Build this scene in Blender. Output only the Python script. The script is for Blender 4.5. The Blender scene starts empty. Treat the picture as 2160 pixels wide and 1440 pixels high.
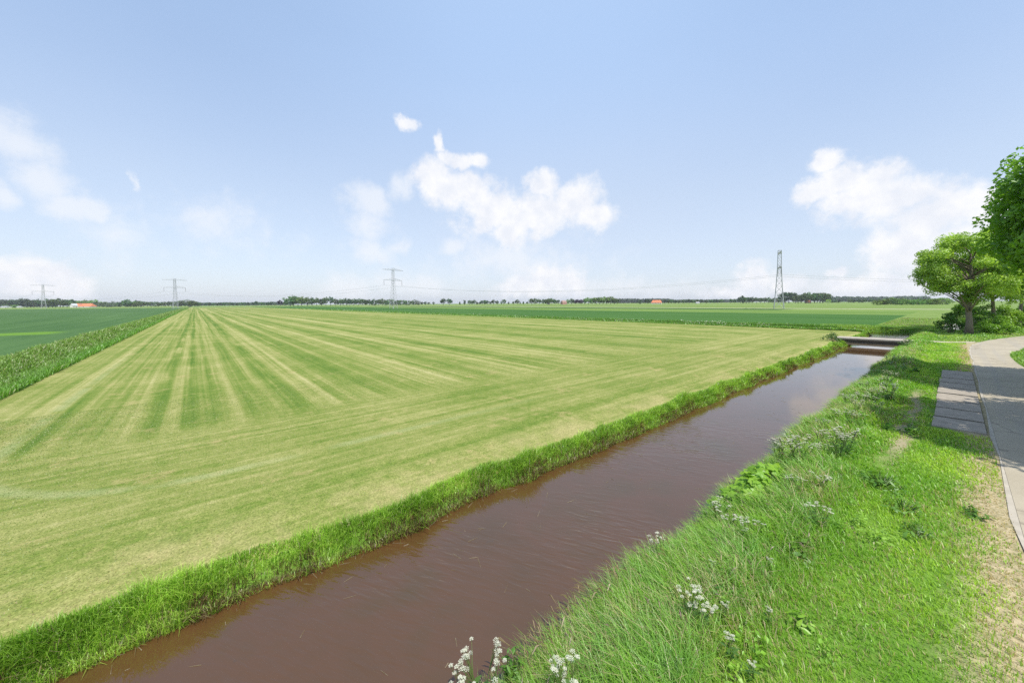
import bpy, math, random
import numpy as np
from mathutils import Vector, Matrix

# ---------------------------------------------------------------- camera, sky, sun, exposure
SC = bpy.context.scene
COL = SC.collection
FPX = 790.0                                   # focal length in pixels of a 2160 px wide frame
HEAD, PITCH, ROLL, CAM_H = math.radians(49.75), math.radians(1.7), math.radians(0.34), 4.5
# world: +X runs along the canal, +Y across it towards the mown field (the mowing direction)
fwd = Vector((math.cos(HEAD)*math.cos(PITCH), math.sin(HEAD)*math.cos(PITCH), -math.sin(PITCH)))
rt0 = Vector((math.sin(HEAD), -math.cos(HEAD), 0))
up0 = rt0.cross(fwd)
rt = rt0*math.cos(ROLL) - up0*math.sin(ROLL)
up = up0*math.cos(ROLL) + rt0*math.sin(ROLL)
PX0, PY0 = 1080.0, 639.0 + FPX*math.tan(PITCH)    # principal point of the shifted lens
cam = bpy.data.cameras.new('camera')
cam.sensor_width = 36; cam.lens = FPX/2160*36
cam.shift_y = -(720-PY0)/2160
cam.clip_start = 0.1; cam.clip_end = 20000
camo = bpy.data.objects.new('camera', cam); COL.objects.link(camo)
M = Matrix((rt, up, -fwd)).transposed().to_4x4(); M.translation = (0, 0, CAM_H)
camo.matrix_world = M
SC.camera = camo

def ray(x, y):
    d = fwd + rt*((x-PX0)/FPX) - up*((y-PY0)/FPX)
    return d.normalized()
def gp(x, y, z=0.0):
    """point of the level plane z seen at photo pixel x, y"""
    d = fwd + rt*((x-PX0)/FPX) - up*((y-PY0)/FPX)
    t = (z-CAM_H)/d.z
    return Vector((d.x*t, d.y*t, z))
def far_at(x, depth):
    """ground point at photo column x and a distance along the view"""
    d = fwd + rt*((x-PX0)/FPX) - up*((641-PY0)/FPX)
    k = depth/d.dot(fwd)
    return Vector((d.x*k, d.y*k, 0))
def project(P):
    """world points (N,3) -> photo pixels and depth"""
    Q = P - np.array((0, 0, CAM_H))
    z = Q@np.array(fwd); z = np.where(z < .1, np.nan, z)
    return PX0 + FPX*(Q@np.array(rt))/z, PY0 - FPX*(Q@np.array(up))/z, z

SUN_EL, SUN_AZ = math.radians(61), math.radians(-97)      # azimuth measured from +X towards +Y
sdir = Vector((math.cos(SUN_EL)*math.cos(SUN_AZ), math.cos(SUN_EL)*math.sin(SUN_AZ), math.sin(SUN_EL)))
sun = bpy.data.lights.new('sun', 'SUN')
sun.energy = 4.2; sun.angle = math.radians(0.5); sun.color = (1.0, 0.95, 0.87)
suno = bpy.data.objects.new('sun', sun); COL.objects.link(suno)
suno.rotation_euler = sdir.to_track_quat('Z', 'Y').to_euler(); suno.location = sdir*60
SC.view_settings.view_transform = 'Standard'; SC.view_settings.look = 'None'
SC.view_settings.exposure = 0.35; SC.view_settings.gamma = 1
SC.cycles.use_denoising = False
SC.cycles.max_bounces = 8; SC.cycles.diffuse_bounces = 6; SC.cycles.transmission_bounces = 4
SC.cycles.transparent_max_bounces = 6; SC.cycles.caustics_reflective = False; SC.cycles.caustics_refractive = False

class NT:
    """small helper to write node trees"""
    def __init__(s, tree): s.t = tree; tree.nodes.clear()
    def n(s, kind, **kw):
        nd = s.t.nodes.new(kind)
        for k, v in kw.items(): setattr(nd, k, v)
        return nd
    def link(s, a, b): s.t.links.new(a, b)
    def put(s, sock, v):
        if isinstance(v, (int, float)): sock.default_value = v
        elif isinstance(v, (tuple, list, Vector)):
            v = tuple(v)
            sock.default_value = v if len(v) == len(sock.default_value) else v+(1.0,)
        else: s.link(v, sock)
    def m(s, op, a, b=None, c=None, clamp=False):
        nd = s.n('ShaderNodeMath', operation=op); nd.use_clamp = clamp
        s.put(nd.inputs[0], a)
        if b is not None: s.put(nd.inputs[1], b)
        if c is not None: s.put(nd.inputs[2], c)
        return nd.outputs[0]
    def v(s, op, a, b=None):
        nd = s.n('ShaderNodeVectorMath', operation=op); s.put(nd.inputs[0], a)
        if b is not None: s.put(nd.inputs[1], b)
        return nd.outputs['Value'] if op in ('DOT_PRODUCT', 'LENGTH') else nd.outputs[0]
    def xyz(s, x, y, z=0.0):
        nd = s.n('ShaderNodeCombineXYZ')
        for i, q in enumerate((x, y, z)): s.put(nd.inputs[i], q)
        return nd.outputs[0]
    def sep(s, a):
        nd = s.n('ShaderNodeSeparateXYZ'); s.put(nd.inputs[0], a); return nd.outputs
    def noise(s, vec, scale=1.0, detail=2.0, rough=.5, dist=0.0, color=False):
        nd = s.n('ShaderNodeTexNoise'); s.put(nd.inputs['Vector'], vec)
        nd.inputs['Scale'].default_value = scale; nd.inputs['Detail'].default_value = detail
        nd.inputs['Roughness'].default_value = rough; nd.inputs['Distortion'].default_value = dist
        return nd.outputs['Color' if color else 'Fac']
    def ss(s, v, a, b):
        nd = s.n('ShaderNodeMapRange', interpolation_type='SMOOTHSTEP')
        s.put(nd.inputs[0], v); s.put(nd.inputs[1], a); s.put(nd.inputs[2], b)
        return nd.outputs[0]
    def mix(s, f, a, b, blend='MIX'):
        nd = s.n('ShaderNodeMix', data_type='RGBA', blend_type=blend)
        s.put(nd.inputs[0], f); s.put(nd.inputs[6], a); s.put(nd.inputs[7], b)
        return nd.outputs[2]
    def ramp(s, f, stops):
        nd = s.n('ShaderNodeValToRGB'); e = nd.color_ramp.elements
        while len(e) < len(stops): e.new(.5)
        for q, (p, c) in zip(e, stops): q.position = p; q.color = tuple(c)+(1,)
        s.put(nd.inputs[0], f); return nd.outputs[0]

W = bpy.data.worlds.new('World'); SC.world = W; W.use_nodes = True
T = NT(W.node_tree)
sky = T.n('ShaderNodeTexSky', sky_type='NISHITA')
sky.sun_disc = False; sky.sun_elevation = SUN_EL
sky.sun_rotation = math.atan2(sdir.x, sdir.y); sky.altitude = 0; sky.air_density = 1.0; sky.dust_density = 1.0; sky.ozone_density = 1.0
dirv = T.n('ShaderNodeTexCoord').outputs['Generated']
dz = T.sep(dirv)[2]
SKY_K = 0.15
base = T.v('SCALE', sky.outputs[0]); base.node.inputs['Scale'].default_value = SKY_K
# high thin cirrostratus veil, thicker towards the horizon, patchy
veil = T.noise(T.v('MULTIPLY', dirv, (1.6, 1.6, 4.0)), 1.3, 5, .55)
vf = T.m('ADD', T.ss(dz, .62, -.08), T.m('MULTIPLY', T.m('SUBTRACT', veil, .5), .5), clamp=True)
veilc = T.ramp(T.ss(dz, .02, .60), [(0, (.565, .618, .735)), (.35, (.525, .61, .75)), (1, (.42, .575, .83))])
cc = ray(1150, 60); e_ = (ray(1700, 60)-ray(600, 60)).length/2
cirrus = T.ss(T.m('SUBTRACT', 1.0, T.m('DIVIDE', T.v('LENGTH', T.v('SUBTRACT', dirv, cc)), e_*1.5)), .0, .9)
skyc = T.mix(T.m('ADD', T.m('ADD', T.m('MULTIPLY', vf, .22), .50), T.m('MULTIPLY', cirrus, .26)), base, veilc)
wn = T.noise(dirv, 11, 6, .6, color=True)
wd = T.v('ADD', dirv, T.v('MULTIPLY', T.v('SUBTRACT', wn, (.5, .5, .5)), (.085, .085, .07)))
def cloud_field(blobs):
    acc = None
    for b in blobs:
        cx, cy, rx, ry = b[:4]; k = b[4] if len(b) > 4 else 1.0
        c = ray(cx, cy); e1 = (ray(cx+rx, cy)-ray(cx-rx, cy))/2; e2 = (ray(cx, cy-ry)-ray(cx, cy+ry))/2
        e1 = e1/e1.length_squared; e2 = e2/e2.length_squared
        dd = T.v('SUBTRACT', wd, c)
        l = T.v('LENGTH', T.xyz(T.v('DOT_PRODUCT', dd, e1), T.v('DOT_PRODUCT', dd, e2)))
        f = T.m('MULTIPLY_ADD', l, -k, k)
        acc = f if acc is None else T.m('MAXIMUM', acc, f)
    return acc
CUM = [(925,374,56,38),(990,412,90,52),(1048,442,105,60),(1077,482,70,42),(1135,436,90,48),(1144,389,44,30),(1208,428,74,50),(1252,453,62,34),(1100,455,120,50),(960,395,70,44),
       (975,337,52,27),(925,299,12,26),(1010,342,26,24),(858,255,27,20),
       (1744,341,38,30),(1726,400,44,32),(1779,384,72,54),(1795,426,84,42),(1842,382,74,48),(1830,410,110,60),(1874,426,92,56),(1937,404,62,40),(1952,457,122,72),
       (2015,432,84,46),(2062,442,64,52),(1921,505,92,62),(1984,520,122,80),(2070,520,110,95),(1905,545,70,52),(1960,595,150,44),
       (1160,590,62,37),(1120,612,90,24),(1195,600,44,40),(1590,592,54,36),(1650,603,42,30),(1570,618,95,20),(1768,580,32,17),(1790,602,66,22),
       (60,592,120,54),(125,612,84,42),(0,580,66,46)]
WISP = [(780,420,66,40),(845,400,34,42,.8),(770,470,52,44),(790,530,70,36,.8),(740,606,88,36),(860,600,130,34,.8),(955,520,44,24),(1080,545,220,70,.6),
        (40,300,110,74),(90,375,95,66),(160,430,80,44),(205,452,40,26),(15,415,46,32),(278,372,9,20,.6),(840,520,40,24,.8),(1850,612,260,34),(1300,610,240,30,.7),(430,470,160,60,.35),(250,500,120,60,.4)]
fb = T.noise(dirv, 13, 9, .66)
f1 = T.m('MULTIPLY_ADD', T.m('SUBTRACT', fb, .5), 1.9, cloud_field(CUM))
f2 = T.m('MULTIPLY_ADD', T.m('SUBTRACT', fb, .5), 2.0, cloud_field(WISP))
a1 = T.m('MULTIPLY', T.ss(f1, -.16, .58), .97)
a2 = T.m('MULTIPLY', T.ss(f2, -.15, .85), .66)
lump = T.noise(dirv, 22, 6, .6)
cl = T.ramp(T.ss(lump, .3, .7), [(0, (.68, .705, .765)), (1, (.80, .80, .815))])
skyc = T.mix(a2, skyc, (.74, .76, .80))
skyc = T.mix(a1, skyc, cl)
bg = T.n('ShaderNodeBackground'); T.put(bg.inputs[0], skyc); bg.inputs[1].default_value = 1.0
T.link(bg.outputs[0], T.n('ShaderNodeOutputWorld').inputs[0])

# ---------------------------------------------------------------- helpers
rng = np.random.default_rng(7)
random.seed(7)

def tag(o, label=None, cat=None, group=None, kind=None):
    if label: o['label'] = label
    if cat: o['category'] = cat
    if group: o['group'] = group
    if kind: o['kind'] = kind
    return o
def empty(name, loc, rz=0.0):
    o = bpy.data.objects.new(name, None); COL.objects.link(o)
    o.empty_display_size = .2; o.location = loc; o.rotation_euler = (0, 0, rz)
    return o
def link_obj(name, me, mats, parent=None):
    o = bpy.data.objects.new(name, me); COL.objects.link(o)
    for mt in (mats if isinstance(mats, (list, tuple)) else [mats]): me.materials.append(mt)
    if parent: o.parent = parent
    return o
def copy_tree(o, parent=None):
    c = o.copy(); COL.objects.link(c); c.parent = parent
    for ch in o.children: copy_tree(ch, c)
    return c

def np_mesh(name, V, loops, starts, tint=None, smooth=False, midx=None):
    """mesh from numpy arrays; tint is one colour per vertex"""
    me = bpy.data.meshes.new(name)
    me.vertices.add(len(V)); me.vertices.foreach_set('co', np.ascontiguousarray(V, np.float32).ravel())
    me.loops.add(len(loops)); me.loops.foreach_set('vertex_index', np.ascontiguousarray(loops, np.int32))
    me.polygons.add(len(starts)); me.polygons.foreach_set('loop_start', np.ascontiguousarray(starts, np.int32))
    if midx is not None: me.polygons.foreach_set('material_index', np.ascontiguousarray(midx, np.int32))
    me.polygons.foreach_set('use_smooth', np.full(len(starts), smooth))
    me.update(calc_edges=True)
    if tint is not None:
        at = me.attributes.new('tint', 'FLOAT_COLOR', 'POINT')
        c = np.ones((len(V), 4), np.float32); c[:, :3] = tint
        at.data.foreach_set('color', c.ravel())
    return me

class MB:
    """collects boxes, tubes and polygons into one mesh"""
    def __init__(s): s.v = []; s.f = []; s.t = []
    def add(s, vs, fs, tint=None):
        k = len(s.v); s.v += [tuple(q) for q in vs]; s.f += [tuple(i+k for i in f) for f in fs]
        s.t += [tint or (1, 1, 1)]*len(vs)
    def box(s, x0, x1, y0, y1, z0, z1, tint=None):
        s.add([(x0,y0,z0),(x1,y0,z0),(x1,y1,z0),(x0,y1,z0),(x0,y0,z1),(x1,y0,z1),(x1,y1,z1),(x0,y1,z1)],
              [(0,3,2,1),(4,5,6,7),(0,1,5,4),(1,2,6,5),(2,3,7,6),(3,0,4,7)], tint)
    def tube(s, pts, rad, n=6, tint=None, cap=True):
        pts = [Vector(p) for p in pts]; vs = []; fs = []
        for i, p in enumerate(pts):
            d = (pts[min(i+1, len(pts)-1)]-pts[max(i-1, 0)]).normalized()
            a = d.cross(Vector((0, 0, 1)) if abs(d.z) < .95 else Vector((1, 0, 0))).normalized(); b = d.cross(a)
            r = rad[i] if isinstance(rad, (list, tuple)) else rad
            for k in range(n):
                w = 2*math.pi*k/n; vs.append(p + a*(r*math.cos(w)) + b*(r*math.sin(w)))
        for i in range(len(pts)-1):
            for k in range(n):
                fs.append((i*n+k, i*n+(k+1) % n, (i+1)*n+(k+1) % n, (i+1)*n+k))
        if cap: fs += [tuple(range(n-1, -1, -1)), tuple((len(pts)-1)*n+k for k in range(n))]
        s.add(vs, fs, tint)
    def bar(s, a, b, r, n=4): s.tube([a, b], r, n)
    def mesh(s, name, smooth=False):
        loops = np.concatenate([np.array(f) for f in s.f]); ln = np.array([len(f) for f in s.f])
        st = np.concatenate(([0], np.cumsum(ln)[:-1]))
        return np_mesh(name, np.array(s.v), loops, st, np.array(s.t), smooth)
    def build(s, name, mat, parent=None, smooth=False):
        return link_obj(name, s.mesh(name, smooth), mat, parent)

def vnoise(x, y, seed=0):
    x = np.asarray(x, float); y = np.asarray(y, float)
    xi = np.floor(x).astype(np.int64); yi = np.floor(y).astype(np.int64); fx = x-xi; fy = y-yi
    def h(a, b):
        n = (a*374761393 + b*668265263 + seed*974634777) & 0xffffffff
        n = ((n ^ (n >> 13))*1274126177) & 0xffffffff
        return ((n ^ (n >> 16)) & 0xffff)/65535.0
    fx = fx*fx*(3-2*fx); fy = fy*fy*(3-2*fy)
    return (h(xi, yi)*(1-fx)+h(xi+1, yi)*fx)*(1-fy) + (h(xi, yi+1)*(1-fx)+h(xi+1, yi+1)*fx)*fy
def fbm(x, y, seed=0, o=3):
    r = 0; a = .5; t = 0
    for i in range(o):
        r = r + a*vnoise(x*2**i, y*2**i, seed+i*17); t += a; a *= .5
    return r/t

WATER_Z = -0.62
def ground_z(s, p):
    s = np.asarray(s, float); p = np.asarray(p, float)
    w1 = (fbm(s*.55, s*0+3.3, 5)-.5)*.8; w2 = (fbm(s*.5, s*0+9.1, 11)-.5)*.45
    pr = np.interp(p+w2*.9, [2.3, 2.9, 3.72, 4.4, 6], [0, -.24, -.68, -1.2, -1.2])
    pl = np.interp(p+w1*.8*np.clip((8.8-p)/.6, 0, 1), [6, 7.45, 8.0, 8.12, 8.40, 9.3, 10.6], [-1.2, -1.2, -.70, -.42, -.20, -.07, 0])
    z = np.where(p < 6, pr, pl)*np.clip((84.4-s)/1.2, 0, 1)
    s2 = np.where(s > 78.6, np.maximum(78.6, s-2.8*np.clip((14-p)/3, 0, 1)), s)
    cd = np.interp(s2+w1*.5, [75.2, 76.9, 77.4, 79.9, 80.4, 82.0], [0, -.68, -1.2, -1.2, -.68, 0])
    z = np.where(p > 7.4, np.minimum(z, cd), z)
    c2 = np.interp(p+w2, [-2.2, -1.0, -.6, .9, 1.3, 2.6], [0, -.68, -1.2, -1.2, -.68, 0])*np.clip((s-87)/2, 0, 1)*(s < 170)
    z = np.minimum(z, c2)
    ld = np.interp(s, [-11.9, -10.3, -9.1, -7.4], [0, -.9, -.9, 0])*(p > 8.2)
    z = np.minimum(z, ld)
    ramp_ = np.clip(1-np.abs(s-57.8-np.clip(3-p, 0, 4)*.6)/3.0, 0, 1)**.7*(np.clip((p-.3)/2.2, 0, 1)*(p < 3.0)*np.clip((3.45-p)/.3, 0, 1)+np.clip((11.2-p)/2.2, 0, 1)*np.clip((p-8.3)/.4, 0, 1))
    z = z + .24*ramp_
    near = np.clip((140-s)/30, 0, 1)*np.clip((p+0.75)/.3, 0, 1)*(p < 4)
    flat = (s > 19.3) & (s < 37.6) & (p > -1.2) & (p < .62)
    z = z + near*(fbm(s*1.3, p*1.3, 31)-.5)*.09*(~flat) - .03*flat
    return z

# ---------------------------------------------------------------- materials
def mat(name):
    m_ = bpy.data.materials.new(name); m_.use_nodes = True
    return m_, NT(m_.node_tree)
def finish(t, color, rough=.9, bump=None, strength=.4, dist=.03, spec=.2, metallic=0.0):
    b = t.n('ShaderNodeBsdfPrincipled'); t.put(b.inputs['Base Color'], color); t.put(b.inputs['Roughness'], rough)
    b.inputs['Specular IOR Level'].default_value = spec; b.inputs['Metallic'].default_value = metallic
    if bump is not None:
        bn = t.n('ShaderNodeBump'); t.put(bn.inputs['Height'], bump); bn.inputs['Strength'].default_value = strength
        bn.inputs['Distance'].default_value = dist; t.link(bn.outputs[0], b.inputs['Normal'])
    t.link(b.outputs[0], t.n('ShaderNodeOutputMaterial').inputs[0]); return b
def plain(name, c, rough=.8, var=.25, scale=3.0, spec=.2, metallic=0.0):
    m_, t = mat(name); pos = t.n('ShaderNodeNewGeometry').outputs['Position']
    n = t.noise(pos, scale, 5, .6)
    col = t.mix(n, tuple(q*(1-var) for q in c), tuple(min(1, q*(1+var)) for q in c))
    finish(t, col, rough, n, .25, .02, spec, metallic); return m_
def foliage(name, transl=.35, vary=0.0, gloss=.06):
    m_, t = mat(name)
    c = t.n('ShaderNodeAttribute', attribute_name='tint').outputs['Color']
    if vary:
        hs = t.n('ShaderNodeHueSaturation'); r = t.n('ShaderNodeObjectInfo').outputs['Random']
        t.put(hs.inputs['Hue'], t.m('MULTIPLY_ADD', r, vary*.12, .5-vary*.06)); t.put(hs.inputs['Value'], t.m('MULTIPLY_ADD', r, vary, 1-vary*.5))
        t.put(hs.inputs['Color'], c); c = hs.outputs[0]
    d = t.n('ShaderNodeBsdfDiffuse'); t.put(d.inputs[0], c)
    tr = t.n('ShaderNodeBsdfTranslucent'); t.put(tr.inputs[0], t.mix(.6, c, t.v('MULTIPLY', c, (1.25, 1.25, .6))))
    gl = t.n('ShaderNodeBsdfGlossy'); gl.inputs['Roughness'].default_value = .45; t.put(gl.inputs[0], (.8, .85, .8))
    a = t.n('ShaderNodeMixShader'); a.inputs[0].default_value = transl; t.link(d.outputs[0], a.inputs[1]); t.link(tr.outputs[0], a.inputs[2])
    b = t.n('ShaderNodeMixShader'); b.inputs[0].default_value = gloss; t.link(a.outputs[0], b.inputs[1]); t.link(gl.outputs[0], b.inputs[2])
    t.link(b.outputs[0], t.n('ShaderNodeOutputMaterial').inputs[0]); return m_
GRASS = foliage('grass_blades', .48, 0, .05)
LEAF = foliage('tree_leaves', .5, 0, .04)
FARLEAF = foliage('far_tree_leaves', .15, .55, 0.0)
PETAL = foliage('white_petals', .3, 0, .02)
BARK = plain('grey_bark', (.20, .165, .125), .9, .45, 6)

def field_mat():
    m_, t = mat('mown_grass')
    pos = t.n('ShaderNodeNewGeometry').outputs['Position']; x, y, _ = t.sep(pos)
    wob = t.m('MULTIPLY', t.m('SUBTRACT', t.noise(pos, .05, 2), .5), 1.6)
    xs = t.m('ADD', x, t.m('MULTIPLY', wob, .22))
    s1 = t.noise(t.xyz(t.m('MULTIPLY', xs, 1.25), t.m('MULTIPLY', y, .012)), 1, 5, .68)
    s2 = t.noise(t.xyz(t.m('MULTIPLY', xs, .21), t.m('MULTIPLY', y, .003), 7.0), 1, 2, .5)
    s3 = t.noise(t.xyz(t.m('MULTIPLY', xs, 5.5), t.m('MULTIPLY', y, .02), 2.0), 1, 4, .7)
    h3 = t.noise(t.xyz(t.m('MULTIPLY', x, .06), t.m('MULTIPLY', y, 5.0), 5.0), 1, 4, .7)
    h1 = t.noise(t.xyz(t.m('MULTIPLY', x, .03), t.m('MULTIPLY', t.m('ADD', y, t.m('MULTIPLY', wob, .5)), 1.15), 3.0), 1, 5, .62)
    yw = t.m('ADD', y, wob)
    head = t.ss(yw, 19.5, 16.5)
    head = t.m('MAXIMUM', head, t.m('MULTIPLY', t.ss(t.m('ADD', x, t.m('MULTIPLY', y, -.10)), 42, 54), .0))
    st = t.m('ADD', t.m('MULTIPLY', s1, .46), t.m('ADD', t.m('MULTIPLY', s3, .26), t.m('MULTIPLY', s2, .28)))
    st = t.m('MULTIPLY_ADD', t.m('SUBTRACT', st, .5), 2.15, .51)
    hd = t.m('MULTIPLY_ADD', t.m('SUBTRACT', t.m('ADD', t.m('MULTIPLY', h1, .66), t.m('MULTIPLY', h3, .34)), .5), 1.3, .52)
    mid = t.noise(pos, 2.0, 5, .75)
    f = t.m('ADD', t.m('MULTIPLY', st, t.m('SUBTRACT', 1.0, head)), t.m('MULTIPLY', hd, head))
    patch = t.noise(pos, .22, 4, .6); fine = t.noise(pos, 7, 6, .8)
    f = t.m('ADD', f, t.m('MULTIPLY', t.m('SUBTRACT', patch, .5), .50))
    # the greener swaths left standing a little longer
    for x0, w, a in ((-1.35, .36, .32), (-.3, .26, .28), (.55, .14, .12), (3.4, .42, .30), (2.1, .16, .16), (6.8, .5, .2), (9.5, .35, .16), (14.2, .7, .2), (19.5, .8, .2), (27, 1.0, .22), (35, 1.1, .2), (44, 1.2, .22), (53, 1.0, .2), (-4.2, .16, .2)):
        g = t.m('DIVIDE', t.m('SUBTRACT', xs, x0), w); g = t.m('EXPONENT', t.m('MULTIPLY', t.m('MULTIPLY', g, g), -1.0))
        brk = t.ss(t.noise(t.xyz(t.m('MULTIPLY', x, .8), t.m('MULTIPLY', y, .09), x0), 1, 3), .30, .55)
        f = t.m('SUBTRACT', f, t.m('MULTIPLY', t.m('MULTIPLY', g, a), t.m('MULTIPLY', brk, t.m('SUBTRACT', 1.0, head))))
    for x0, w, a in ((-4.75, .16, .12), (1.3, .2, .12), (4.9, .3, .16), (8.1, .3, .15), (11.6, .4, .16), (17, .4, .15), (24, .5, .15)):
        g = t.m('DIVIDE', t.m('SUBTRACT', xs, x0), w); g = t.m('EXPONENT', t.m('MULTIPLY', t.m('MULTIPLY', g, g), -1.0))
        f = t.m('ADD', f, t.m('MULTIPLY', t.m('MULTIPLY', g, a), t.m('SUBTRACT', 1.0, head)))
    # the turning track: a rounded corner of flattened pale grass
    cx = t.m('MAXIMUM', t.m('SUBTRACT', .6, x), 0.0); cy = t.m('MAXIMUM', t.m('SUBTRACT', 17.8, t.m('ADD', y, t.m('MULTIPLY', wob, .25))), 0.0)
    dd = t.m('ABSOLUTE', t.m('SUBTRACT', t.v('LENGTH', t.xyz(cx, cy)), 5.2))
    tr_ = t.m('MULTIPLY', t.ss(dd, .30, .05), t.m('MULTIPLY', t.ss(t.noise(pos, .6, 3), .3, .55), t.m('MULTIPLY', t.ss(x, 16, 2), t.ss(y, 60, 25))))
    f = t.m('ADD', f, t.m('MULTIPLY', t.m('ADD', t.m('MULTIPLY', t.m('SUBTRACT', fine, .5), .60), t.m('MULTIPLY', t.m('SUBTRACT', mid, .5), .50)), 1.0))
    col = t.ramp(f, [(.18, (.080, .148, .020)), (.38, (.142, .198, .036)), (.53, (.216, .242, .066)), (.68, (.300, .300, .108)), (.88, (.405, .382, .18))])
    col = t.mix(t.m('MULTIPLY', tr_, .38), col, (.34, .37, .19))
    tan = t.m('MULTIPLY', t.ss(yw, 10.4, 8.3), t.ss(t.noise(pos, .7, 4, .65), .40, .66))
    col = t.mix(t.m('MULTIPLY', tan, .6), col, (.40, .335, .165))
    spot = t.ss(t.noise(pos, .5, 6, .75), .56, .68)
    col = t.mix(t.m('MULTIPLY', spot, .45), col, (.38, .30, .14))
    grain = t.noise(pos, 28, 3, .7)
    col = t.mix(.9, col, t.v('MULTIPLY', col, t.xyz(*[t.m('MULTIPLY_ADD', grain, 1.9, .07)]*3)))
    finish(t, col, .95, t.m('ADD', fine, t.m('MULTIPLY', grain, .5)), .55, .05, .1); return m_

def grass_ground_mat(name, dark, mid, pale):
    m_, t = mat(name); pos = t.n('ShaderNodeNewGeometry').outputs['Position']; x, y, z = t.sep(pos)
    a = t.noise(pos, .35, 4, .6); b = t.noise(pos, 7, 4, .7); c = t.noise(pos, .02, 3)
    f = t.m('ADD', t.m('MULTIPLY', a, .45), t.m('ADD', t.m('MULTIPLY', b, .4), t.m('MULTIPLY', c, .15)))
    col = t.ramp(f, [(.34, dark), (.5, mid), (.66, pale)])
    # dry sandy margin beside the road, worn footpath, bare mud at the water line
    near = t.ss(x, 70, 60)
    e = t.m('ADD', y, t.m('MULTIPLY', t.m('SUBTRACT', t.noise(pos, .9, 4, .65), .5), 1.1))
    dry = t.m('MULTIPLY', t.m('MULTIPLY', t.ss(e, .15, -.5), t.ss(y, -2.4, -2.2)), near)
    sand = t.ramp(b, [(.3, (.20, .185, .085)), (.6, (.44, .365, .225))])
    col = t.mix(dry, col, sand)
    pm = t.m('MULTIPLY', t.m('MULTIPLY', t.ss(t.m('ABSOLUTE', t.m('SUBTRACT', e, 1.05)), .30, .12), t.ss(x, 14, 17)), t.ss(x, 29, 25))
    col = t.mix(t.m('MULTIPLY', pm, .8), col, (.36, .29, .20))
    col = t.mix(t.ss(z, -.50, -.64), col, (.075, .055, .032))
    finish(t, col, .95, b, .6, .06, .1); return m_

def crop_mat(name, dark, mid, patch=False, rows=.5):
    m_, t = mat(name); pos = t.n('ShaderNodeNewGeometry').outputs['Position']; x, y, z = t.sep(pos)
    a = t.noise(t.v('MULTIPLY', pos, (.05, .012, 1)), 1, 4, .6); b = t.noise(pos, 2.2, 5, .75)
    r = t.noise(t.xyz(t.m('MULTIPLY', x, rows), t.m('MULTIPLY', y, .01)), 1, 3, .6)
    f = t.m('ADD', t.m('MULTIPLY', a, .3), t.m('ADD', t.m('MULTIPLY', b, .45), t.m('MULTIPLY', r, .25)))
    col = t.mix(t.ss(f, .36, .66), dark, mid)
    tl = t.m('ABSOLUTE', t.m('SUBTRACT', t.m('FRACT', t.m('DIVIDE', x, 24.0)), .5))
    col = t.mix(t.m('MULTIPLY', t.ss(tl, .016, .006), .5), col, t.v('MULTIPLY', col, (.5, .6, .5)))
    if patch:
        w = t.m('MULTIPLY', t.m('SUBTRACT', t.noise(pos, .2, 3), .5), 5)
        k = t.m('MULTIPLY', t.ss(t.m('ABSOLUTE', t.m('ADD', t.m('SUBTRACT', y, 97), w)), 5.5, 3.5), t.m('MULTIPLY', t.ss(x, -16, -19), t.ss(x, -48, -44)))
        col = t.mix(t.m('MULTIPLY', k, .8), col, (.13, .25, .03))
    finish(t, col, .95, b, .4, .05, .05); return m_

def mud_water():
    m_, t = mat('brown_canal_water'); pos = t.n('ShaderNodeNewGeometry').outputs['Position']
    a = t.noise(pos, .5, 4, .6); b = t.noise(pos, .09, 2)
    col = t.ramp(t.m('ADD', t.m('MULTIPLY', a, .6), t.m('MULTIPLY', b, .4)), [(.3, (.068, .039, .012)), (.5, (.087, .043, .016)), (.7, (.064, .043, .012))])
    sp = t.ss(t.noise(pos, 2.3, 4, .7), .66, .74)
    col = t.mix(t.m('MULTIPLY', sp, .5), col, (.065, .045, .028))
    # wind ripples running across the canal, fading in and out
    rot = t.n('ShaderNodeMapping'); rot.inputs['Rotation'].default_value = (0, 0, math.radians(-28)); t.link(pos, rot.inputs[0])
    wv = t.noise(t.v('MULTIPLY', rot.outputs[0], (7.5, 1.9, 1)), 1, 2, .5, .4)
    w2 = t.noise(t.v('MULTIPLY', rot.outputs[0], (3.0, 1.2, 1)), 1, 3, .55)
    amp = t.m('MULTIPLY', t.ss(t.noise(pos, .16, 2), .36, .62), t.ss(t.sep(pos)[0], 22, 12))
    far = t.ss(t.sep(pos)[0], 56, 60)
    h = t.m('ADD', t.m('MULTIPLY', wv, t.m('ADD', t.m('MULTIPLY', amp, 2.0), t.m('MULTIPLY_ADD', far, 1.2, .04))), t.m('MULTIPLY', w2, t.m('MULTIPLY_ADD', t.ss(t.sep(pos)[0], 24, 10), .30, .02)))
    finish(t, col, .03, h, .45, .03, .5); bs = [n for n in m_.node_tree.nodes if n.type == 'BSDF_PRINCIPLED'][0]
    bs.inputs['IOR'].default_value = 1.62; bs.inputs['Specular Tint'].default_value = (.82, .90, 1, 1); return m_

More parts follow.
